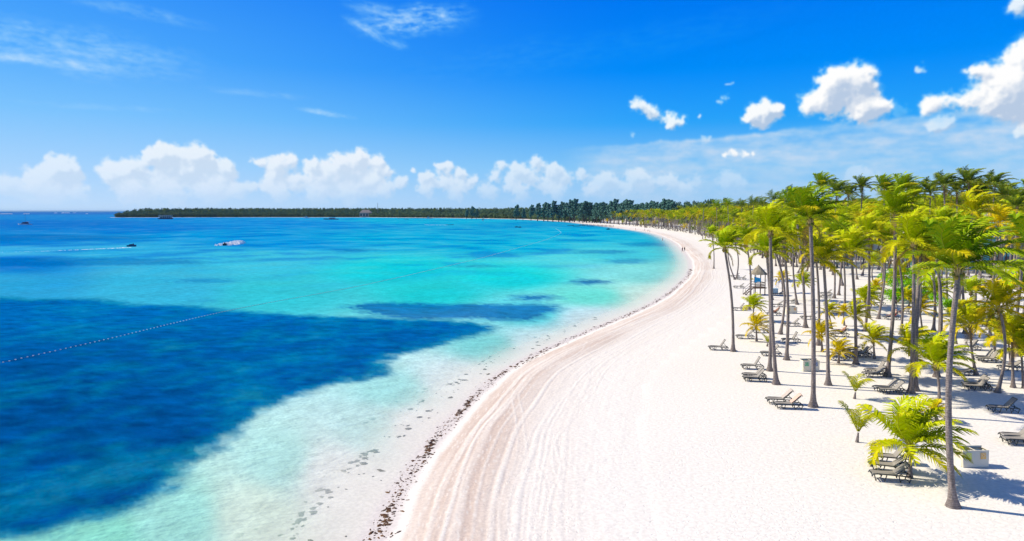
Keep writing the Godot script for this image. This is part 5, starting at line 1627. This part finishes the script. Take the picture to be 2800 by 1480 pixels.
# ---------------------------------------------------------------- far woods
func make_woods() -> void:
	var q := RandomNumberGenerator.new()
	q.seed = 123
	var leafm := leaf_material()
	var woods := StandardMaterial3D.new()
	woods.resource_name = "wood_leaf"
	woods.vertex_color_use_as_albedo = true
	woods.roughness = 0.7
	woods.metallic_specular = 0.2
	# broad trees for the mass
	var broad := []
	for v in 4:
		var b := MB.new()
		for k in 7:
			var a := k * 2.4 + v
			leaf_cloud(b, Vector3(cos(a) * 2.3, 6.0 + 3.2 * q.randf() + (1.5 if k == 0 else 0.0), sin(a) * 2.3) * (1.0 if k else 1.0), Vector3(2.2, 1.9, 2.2) * q.randf_range(0.7, 1.2), 44, 0.75, Color(1, 1, 1), 0.4, q)
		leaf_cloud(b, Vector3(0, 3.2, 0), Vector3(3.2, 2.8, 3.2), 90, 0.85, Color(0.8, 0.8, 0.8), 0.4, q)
		broad.append(b.done(false))
	var xf := [[], [], [], []]
	var tint := [[], [], [], []]
	var n := 0
	var tries := 0
	while n < 6500 and tries < 120000:
		tries += 1
		var x: float
		var d: float
		if q.randf() < 0.62:
			x = q.randf_range(spit_x[0] + 6.0, spit_x[-1] + 80.0)
			d = table(spit_x, spit_d, clampf(x, spit_x[0], spit_x[-1])) + 9.0 + 330.0 * pow(q.randf(), 2.0)
		else:
			d = q.randf_range(560.0, 1180.0)
			x = table(shore_d, shore_x, minf(d, join_d)) + 14.0 + 420.0 * pow(q.randf(), 2.2)
		var t := shore_t(x, d)
		var px := 1400.0 + x / d * FOCAL
		if t < 8.0 or (px > 1552.0 and t < 26.0): continue
		if px > 1640.0 and t < 90.0: continue      # palms stand there
		if px > 2500.0: continue
		var h := q.randf_range(0.75, 1.15) * lerpf(0.8, 1.6, smoothstep(8.0, 90.0, t)) * (1.0 if d > 1000.0 else 1.15)
		var v := q.randi() % 4
		xf[v].append(Transform3D(Basis(Vector3.UP, q.randf() * TAU).scaled(Vector3(q.randf_range(0.8, 1.2), h, q.randf_range(0.8, 1.2))), Vector3(x, -0.5, -d)))
		var g := Color(0.085, 0.185, 0.115).lerp(Color(0.17, 0.25, 0.075), pow(q.randf(), 1.6)) * q.randf_range(0.8, 1.25)  # leaf greens, made bluer and paler with distance haze painted in
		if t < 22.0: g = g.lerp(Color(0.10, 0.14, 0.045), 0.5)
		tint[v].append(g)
		n += 1
	var o := Node3D.new()
	o.name = numbered("woodland")
	add_child(o)
	tag(o, "dark green wood covering the far spit behind its thin beach", "woodland", "", "stuff")
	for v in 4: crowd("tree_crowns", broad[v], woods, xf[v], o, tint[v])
	# palms that stick out of its top
	var pc := []
	for i in 240:
		var x := q.randf_range(spit_x[0] + 20.0, spit_x[-1] + 120.0)
		var d := table(spit_x, spit_d, clampf(x, spit_x[0], spit_x[-1])) + q.randf_range(25.0, 220.0)
		pc.append(Transform3D(Basis(Vector3.UP, q.randf_range(-0.5, 0.5)).scaled(Vector3.ONE * q.randf_range(1.0, 1.5)), Vector3(x, q.randf_range(13.5, 18.5), -d)))
	crowd("palm_crowns", crown_mesh[4], leafm, pc, o)
	stage("woods")
	# casuarinas standing out above the wood and behind the palms
	var kinds := []
	for v in 4:
		var b := MB.new()
		var trunk := MB.new()
		trunk.tube([Vector3(0, -0.3, 0), Vector3(0.3, 9, 0), Vector3(0.9, 18.5, 0)], [0.4, 0.28, 0.06], 7)
		for k in 30:
			var f := q.randf_range(0.22, 1.0)
			var a := q.randf() * TAU
			var p := Vector3(0.9 * f * f, 18.5 * f, 0)
			var out := Vector3(cos(a), 0, sin(a)) * (3.6 * (1.12 - f) + 0.5) * q.randf_range(0.6, 1.1)
			var tip := p + out + Vector3(0.5, 2.2 * q.randf_range(0.6, 1.3), 0)
			trunk.tube([p, tip], [0.09, 0.02], 4, false)
			for s in 3:
				leaf_cloud(b, p.lerp(tip, 0.45 + s * 0.3), Vector3(1.0, 1.05, 1.0) * (1.25 - s * 0.2), 24, 0.6, Color(0.095, 0.21, 0.165), 0.4, q)
		kinds.append([b.done(false), trunk.done(false)])
	var list := [[1290, 563, 1180], [1275, 571, 1180], [1302, 568, 1190], [1411, 558, 1060], [1430, 569, 1050], [1452, 560, 1010], [1470, 553, 960], [1487, 552, 940], [1498, 556, 930], [1512, 550, 900], [1528, 556, 900], [1545, 553, 880], [1558, 547, 870], [1571, 545, 860], [1584, 552, 850], [1594, 549, 820], [1604, 552, 820], [1632, 556, 800], [1643, 550, 780], [1661, 556, 770], [1670, 551, 760], [1680, 546, 750], [1692, 553, 740], [1702, 548, 730], [1713, 547, 720], [1722, 549, 710], [1731, 556, 700], [1752, 554, 680], [1768, 555, 670], [1778, 551, 660], [1790, 550, 650], [1802, 552, 640], [1815, 546, 620], [1826, 548, 610], [1838, 549, 600], [1566, 550, 920], [1535, 552, 930], [1612, 554, 830], [1620, 557, 820], [1626, 553, 810], [1598, 556, 850], [1651, 556, 790], [1742, 556, 690], [1760, 557, 675]]
	for i in list.size():
		var c = list[i]
		var top := at_depth(c[0], c[1] + 3.5, -c[2])
		var k: Array = kinds[i % 4]
		var far: bool = c[0] < 1320
		var ct := thing("casuarina_tree", Vector3(top.x, 0, top.z), 0.0, "dark feathery tree standing alone above the spit wood" if far else "dark feathery casuarina rising behind the yellow green palms of the bay", "tree", "casuarinas behind the bay")
		var sc := top.y / 19.5
		ct.scale = Vector3(sc * 1.35, sc, sc * 1.35)
		ct.rotation.y = q.randf_range(-0.6, 0.6)
		part("trunk", k[1], solid("grey_bark", Color(0.07, 0.055, 0.05), 0.9), ct)
		part("crown", k[0], woods, ct)
	# mast and low roof over the wood
	var mp := at_depth(1033, 590, -1560.0)
	var m := thing("radio_mast", Vector3(mp.x, 0, mp.z), 0.0, "thin lattice radio mast standing above the spit wood", "mast")
	var mb := MB.new()
	for e in [[-0.5, -0.3], [0.5, -0.3], [0.0, 0.55]]: mb.tube([Vector3(e[0], 0, e[1]), Vector3(e[0] * 0.4, 32, e[1] * 0.4)], [0.2, 0.14], 4)
	for k in 16: mb.bar(Vector3(-0.5, k * 2.0, -0.3), Vector3(0.5, k * 2.0 + 2.0, -0.3), 0.1, 0.1)
	part("lattice", mb.done(false), solid("steel", Color(0.2, 0.21, 0.24), 0.5), m)
	building(Vector3(at_depth(1000, 580, -1560.0).x, 0, -1560.0), Vector3(26, 10.0, 14), 0.1, Color(0.3, 0.26, 0.23), Color(0.26, 0.21, 0.19), 6.4, 1, 4, "pale low roofed building just showing above the spit wood")

func inland(px: float, t: float) -> Vector3:      # the place seen in a column of pixels that lies t metres behind the far waterline
	var d := 120.0
	while d < 1050.0:
		var x := (px - 1400.0) / FOCAL * d
		if px < 1900.0 and d > 300.0 and shore_t(x, d) >= t: return Vector3(x, 0, -d)
		d += 4.0
	return Vector3((px - 1400.0) / FOCAL * 700.0, 0, -700.0)

func make_buildings() -> void:
	building(Vector3(at_depth(2690, 600, -176.0).x, 0, -176.0), Vector3(34, 10.6, 9), 0.0, Color(0.16, 0.42, 0.40), Color(0.20, 0.46, 0.46), 1.9, 3, 9, "teal walled hotel building showing between the palm crowns")
	building(Vector3(at_depth(2335, 600, -215.0).x, 0, -215.0), Vector3(15, 10.0, 9), 0.0, Color(0.58, 0.62, 0.62), Color(0.36, 0.50, 0.56), 1.8, 3, 5, "pale hotel building with blue grey roof deep in the grove")
	building(inland(1663, 75.0), Vector3(10, 12.2, 8), 0.0, Color(0.6, 0.6, 0.58), Color(0.78, 0.78, 0.76), 2.0, 3, 4, "white roofed building standing behind the far palms")
	building(inland(1718, 80.0), Vector3(8, 11.6, 8), 0.0, Color(0.6, 0.56, 0.48), Color(0.70, 0.64, 0.54), 1.8, 3, 3, "cream roofed building standing behind the far palms")
	pavilion(Vector3(at_depth(2194, 600, -190.0).x, 0, -190.0), 4.6, 11.2, 6.5, "tall grey thatched pavilion showing between trunks in the grove")
	pavilion(inland(1795, 42.0), 7.0, 9.6, 4.2, "wide grey thatched pavilion under the palms far along the bay")
	pavilion(inland(1770, 46.0), 4.0, 7.0, 3.4, "smaller grey thatched pavilion beside the wide one along the bay")
	pavilion(Vector3(at_depth(2765, 640, -150.0).x, 0, -150.0), 4.0, 10.0, 6.0, "grey thatched pavilion in front of the teal hotel building")

# ---------------------------------------------------------------- people: one surface grown round a skeleton
func figure(bones: Array, cell: float) -> ArrayMesh:      # bones: [from, to, radius, radius, colour]
	var lo := Vector3(1e9, 1e9, 1e9)
	var hi := -lo
	for k in bones:
		for p: Vector3 in [k[0], k[1]]:
			lo = lo.min(p - Vector3.ONE * (k[2] + 3.0 * cell))
			hi = hi.max(p + Vector3.ONE * (k[2] + 3.0 * cell))
	var n := Vector3i(((hi - lo) / cell).ceil()) + Vector3i.ONE
	var field := PackedFloat32Array()
	field.resize(n.x * n.y * n.z)
	field.fill(9.0)
	for k in bones:
		var a: Vector3 = k[0]
		var ab: Vector3 = k[1] - a
		var l2 := maxf(ab.length_squared(), 1e-6)
		var r := maxf(k[2], k[3]) + 2.5 * cell
		var i0 := Vector3i(((a.min(k[1]) - Vector3.ONE * r - lo) / cell).floor()).max(Vector3i.ZERO)
		var i1 := Vector3i(((a.max(k[1]) + Vector3.ONE * r - lo) / cell).ceil()).min(n - Vector3i.ONE)
		for z in range(i0.z, i1.z + 1):
			for y in range(i0.y, i1.y + 1):
				for x in range(i0.x, i1.x + 1):
					var p := lo + Vector3(x, y, z) * cell
					var f := clampf((p - a).dot(ab) / l2, 0.0, 1.0)
					var d: float = p.distance_to(a + ab * f) - lerpf(k[2], k[3], f)
					var at := x + n.x * (y + n.y * z)
					var old := field[at]
					var h := clampf(0.5 + 0.5 * (old - d) / 0.03, 0.0, 1.0)
					field[at] = lerpf(old, d, h) - 0.03 * h * (1.0 - h) if old < 8.0 else d
	var b := MB.new()
	var index := {}
	for z in n.z - 1:
		for y in n.y - 1:
			for x in n.x - 1:
				var at := x + n.x * (y + n.y * z)
				var inside := 0
				var mid := Vector3.ZERO
				var c := 0
				var v := [field[at], field[at + 1], field[at + n.x], field[at + n.x + 1], field[at + n.x * n.y], field[at + n.x * n.y + 1], field[at + n.x * n.y + n.x], field[at + n.x * n.y + n.x + 1]]
				for q in v: inside += 1 if q < 0.0 else 0
				if inside == 0 or inside == 8: continue
				for e in [[0, 1], [2, 3], [4, 5], [6, 7], [0, 2], [1, 3], [4, 6], [5, 7], [0, 4], [1, 5], [2, 6], [3, 7]]:
					if (v[e[0]] < 0.0) != (v[e[1]] < 0.0):
						var pa := Vector3(e[0] & 1, (e[0] >> 1) & 1, e[0] >> 2)
						var pb := Vector3(e[1] & 1, (e[1] >> 1) & 1, e[1] >> 2)
						mid += pa.lerp(pb, v[e[0]] / (v[e[0]] - v[e[1]]))
						c += 1
				var p := lo + (Vector3(x, y, z) + mid / c) * cell
				var g := Vector3(v[1] - v[0] + v[3] - v[2], v[2] - v[0] + v[3] - v[1], v[4] - v[0] + v[5] - v[1]).normalized()
				var best := 1e9
				for k in bones:
					var ab: Vector3 = k[1] - k[0]
					var f := clampf((p - k[0]).dot(ab) / maxf(ab.length_squared(), 1e-6), 0.0, 1.0)
					var d: float = p.distance_to(k[0] + ab * f) - lerpf(k[2], k[3], f)
					if d < best:
						best = d
						b.tint = k[4]
				index[at] = b.vert(p, g)
	var sx := 1
	var sy := n.x
	var sz := n.x * n.y
	for at in index:
		var x: int = at % n.x
		var y: int = (at / n.x) % n.y
		var z: int = at / sz
		for ax in 3:
			var s: int = [sx, sy, sz][ax]
			var u: int = [sy, sz, sx][ax]
			var w: int = [sz, sx, sy][ax]
			if (x == 0 and ax != 0) or (y == 0 and ax != 1) or (z == 0 and ax != 2): continue
			var a := field[at]
			var e := field[at + s]
			if (a < 0.0) == (e < 0.0): continue
			if not (index.has(at - u) and index.has(at - w) and index.has(at - u - w)): continue
			var q := [index[at], index[at - u], index[at - u - w], index[at - w]]
			if a < 0.0: b.ix.append_array([q[0], q[1], q[2], q[0], q[2], q[3]] if false else [q[0], q[2], q[1], q[0], q[3], q[2]])
			else: b.ix.append_array([q[0], q[1], q[2], q[0], q[2], q[3]])
	return b.done(false)

func skeleton(skin: Color, top: Color, legs: Color, shoe: Color, stride: float, swing: float, long_legs: bool) -> Array:
	var V := func(x: float, y: float, z: float) -> Vector3: return Vector3(x, y, z)
	var out := [[V.call(0, 1.0, 0), V.call(0, 1.4, 0), 0.125, 0.135, top], [V.call(-0.12, 1.42, 0), V.call(0.12, 1.42, 0), 0.07, 0.07, top], [V.call(0, 0.95, 0), V.call(0, 0.88, 0), 0.14, 0.13, legs], [V.call(0, 1.45, 0), V.call(0, 1.56, 0.01), 0.05, 0.05, skin], [V.call(0, 1.6, 0.015), V.call(0, 1.7, 0.01), 0.078, 0.088, skin], [V.call(0, 1.62, 0.095), V.call(0, 1.64, 0.1), 0.014, 0.01, skin]]
	for s: float in [-1.0, 1.0]:
		var hip: Vector3 = V.call(s * 0.09, 0.88, 0)
		var knee: Vector3 = V.call(s * 0.1, 0.48, stride * s * 0.5 + 0.03)
		var ankle: Vector3 = V.call(s * 0.1, 0.09, stride * s - (0.08 if s < 0 else 0.0))
		out += [[hip, knee, 0.09, 0.06, legs], [knee, ankle, 0.058, 0.04, legs if long_legs else skin], [ankle, ankle + V.call(0, -0.05, 0.14), 0.04, 0.03, shoe]]
		var sh: Vector3 = V.call(s * 0.19, 1.4, 0)
		var elb: Vector3 = V.call(s * 0.25, 1.12, -swing * s * 0.5)
		var hand: Vector3 = V.call(s * 0.24, 0.86, -swing * s + 0.06)
		out += [[sh, elb, 0.05, 0.04, top if long_legs else skin], [elb, hand, 0.04, 0.028, skin], [hand, hand + V.call(0, -0.1, 0.01), 0.034, 0.022, skin], [hand + V.call(0, -0.02, 0.03), hand + V.call(0, -0.07, 0.05), 0.014, 0.01, skin]]
	return out

func person(at: Vector3, turn: float, bones: Array, hair: Color, head: Vector3, label: String) -> void:
	var o := thing("person", at, turn, label, "person")
	part("body", figure(bones, 0.03), solid("figure", Color.WHITE, 0.7, 0.3, true), o)
	var h := MB.new()
	h.tint = hair
	h.ball(head + Vector3(0, 0.025, -0.018), Vector3(0.096, 0.1, 0.1), 7, 10)
	part("hair", h.done(false), solid("figure", Color.WHITE, 0.7, 0.3, true), o)

func make_people() -> void:
	var tan := Color(0.42, 0.23, 0.15)
	var fair := Color(0.58, 0.36, 0.27)
	var dark := Color(0.16, 0.08, 0.05)
	var black := Color(0.012, 0.012, 0.016)
	var head := Vector3(0, 1.68, 0.01)
	var white := Color(0.7, 0.72, 0.76)
	person(gp(1866, 690, -0.1), 0.3, skeleton(tan, Color(0.10, 0.03, 0.05), Color(0.10, 0.03, 0.05), tan, 0.22, 0.15, false), black, head, "walker in a dark red swimsuit at the water's edge, ahead of another")
	person(gp(1872, 689, -0.05), 0.3, skeleton(fair, black, black, fair, 0.2, 0.15, true), black, head, "walker in black clothes at the water's edge, behind another")
	person(gp(2121, 789), 1.0, skeleton(dark, Color(0.55, 0.62, 0.75), white, black, 0.08, 0.1, true), black, head, "person in a pale blue shirt standing by the storage box")
	person(gp(2128, 786), -0.6, skeleton(dark, white, white, black, 0.05, 0.1, true), black, head, "person in a white shirt standing among the trunks")
	person(gp(2139, 787), 2.2, skeleton(tan, white, Color(0.02, 0.03, 0.1), black, 0.1, 0.15, true), black, head, "person in a white top and navy trousers near the trunks")
	person(gp(2449, 841), 0.8, skeleton(fair, black, black, fair, 0.15, 0.1, false), Color(0.08, 0.05, 0.03), head, "person in black standing before the lime green hedge")
	for q in [[1690, 627, "bather by the jetty"], [1763, 632, "walker in blue shorts on the far beach"], [1772, 635, "walker in red shorts on the far beach, ahead of a friend"], [1777, 636, "walker in red shorts on the far beach, behind a friend"], [1812, 658, "bather standing knee deep off the curve of the beach"], [1738, 630, "person resting near the water on the far beach"]]:
		var col := Color(0.05, 0.1, 0.35) if "blue" in q[2] else Color(0.4, 0.04, 0.05)
		var p := gp(q[0], q[1], SEA if "bather" in q[2] else -0.05)
		person(p - Vector3(0, 0.4 if "bather" in q[2] else 0.0, 0), rng.randf() * 6.0, skeleton(tan, tan, col, tan, 0.12, 0.12, false), black, head, "%s" % (q[2] if q[2].split(" ").size() > 3 else "bather wading beside the dark jetty"))
	# two guests on loungers
	for q in [[2116, 863, "sunbather with bent knees lying on a lounger", tan, Color(0.3, 0.05, 0.06)], [2440, 874, "guest sitting up on a lounger with a red towel", fair, Color(0.05, 0.06, 0.2)], [2296, 920, "guest in dark shorts reclining on a lounger by small palms", tan, black]]:
		var up: bool = "sitting" in q[2]
		var hip := Vector3(0.12, 0.55, 0)
		var sh := hip + (Vector3(0.28, 0.48, 0) if up else Vector3(0.4, 0.36, 0))
		var hd := sh + (Vector3(0.04, 0.24, 0) if up else Vector3(0.15, 0.2, 0))
		var s: Color = q[3]
		var bones := [[hip, sh, 0.13, 0.125, s], [hip, hip + Vector3(-0.06, 0, 0), 0.14, 0.13, q[4]], [sh + Vector3(0, 0, -0.14), sh + Vector3(0, 0, 0.14), 0.07, 0.07, s], [sh, hd, 0.05, 0.06, s], [hd, hd + Vector3(0.02, 0.06, 0), 0.085, 0.09, s]]
		for z: float in [-1.0, 1.0]:
			var knee := hip + Vector3(-0.38, 0.24 if z > 0 else 0.02, z * 0.1)
			var foot := hip + Vector3(-0.78 if z < 0 else -0.62, -0.02, z * 0.1)
			bones += [[hip + Vector3(-0.05, 0, z * 0.08), knee, 0.09, 0.06, q[4] if z > 3.0 else s], [knee, foot, 0.055, 0.04, s], [foot, foot + Vector3(-0.04, 0.12, 0), 0.035, 0.025, s], [sh + Vector3(0, 0, z * 0.18), sh + Vector3(-0.22, -0.22, z * 0.25), 0.05, 0.04, s], [sh + Vector3(-0.22, -0.22, z * 0.25), sh + Vector3(-0.42, -0.24, z * 0.2), 0.038, 0.028, s], [sh + Vector3(-0.42, -0.24, z * 0.2), sh + Vector3(-0.51, -0.25, z * 0.19), 0.034, 0.02, s]]
		person(gp(q[0], q[1]), deg_to_rad(-6.0), bones, black, hd + Vector3(0.03, 0.05, 0), q[2])

func build_things() -> void:
	make_buildings()
	make_palms()
	make_woods()
	make_bushes()
	make_stand()
	make_jetty()
	make_boats()
	make_float_line()
	make_loungers()
	bin(2657, 1272, 3.0, 1.5, Color(0.82, 0.84, 0.01), Color(0.98, 0.52, 0.06), "cream double recycling bin with yellow and orange signs beside the tall bare trunk")
	bin(2214, 1013, 3.0, 1.5, Color(0.02, 0.40, 0.16), Color(0.03, 0.10, 0.32), "cream double recycling bin with green and blue signs among the palms")
	bin(2163, 857, 3.0, 1.5, Color(0.60, 0.55, 0.10), Color(0.80, 0.42, 0.12), "cream double recycling bin with faded orange sign behind the sunbather")
	stage("furniture")
	make_people()
	stage("people")
	make_weed()

func _ready() -> void:
	t_start = Time.get_ticks_msec()
	rng.seed = 11
	coarse.noise_type = FastNoiseLite.TYPE_SIMPLEX_SMOOTH
	coarse.frequency = 0.02
	coarse.fractal_octaves = 3
	fine.noise_type = FastNoiseLite.TYPE_SIMPLEX_SMOOTH
	fine.frequency = 0.3
	fine.fractal_octaves = 3
	fine.seed = 4
	billow.noise_type = FastNoiseLite.TYPE_SIMPLEX_SMOOTH
	billow.frequency = 0.022
	billow.fractal_octaves = 5
	billow.fractal_gain = 0.55
	billow.seed = 8
	# camera
	var cam := Camera3D.new()
	cam.name = "camera"
	cam.position = Vector3(0, EYE, 0)
	cam.rotation.x = -pitch
	cam.fov = rad_to_deg(2.0 * atan(740.0 / FOCAL))
	cam.near = 0.5
	cam.far = 40000.0
	add_child(cam)
	cam.current = true
	# sky and exposure
	var env := Environment.new()
	env.background_mode = Environment.BG_SKY
	var sky := Sky.new()
	var pano := PanoramaSkyMaterial.new()
	pano.panorama = make_sky()
	sky.sky_material = pano
	env.sky = sky
	env.background_energy_multiplier = 1.0 / EXPOSE
	env.tonemap_mode = Environment.TONE_MAPPER_LINEAR
	env.tonemap_exposure = EXPOSE
	env.fog_enabled = true
	env.fog_density = 0.00003
	env.fog_light_color = Color(0.72, 0.87, 1.0)
	env.sdfgi_enabled = true
	env.ssao_enabled = true
	env.ssil_enabled = true
	var world := WorldEnvironment.new()
	world.name = "world"
	world.environment = env
	add_child(world)
	# sun: over the sea, a little ahead, so that shadows fall inland and slightly towards the camera
	var sun := DirectionalLight3D.new()
	sun.name = "sun"
	var el := deg_to_rad(42.0)
	var az := deg_to_rad(16.0)
	var towards := Vector3(-cos(el) * cos(az), sin(el), -cos(el) * sin(az))
	sun.basis = Basis.looking_at(-towards)
	sun.light_energy = 1.6
	sun.light_color = Color(1.0, 0.955, 0.87)
	sun.light_angular_distance = 0.53
	sun.shadow_enabled = true
	add_child(sun)
	# setting
	make_shore()
	make_beach()
	stage("beach")
	make_sea()
	stage("sea")
	build_things()
	stage("done")
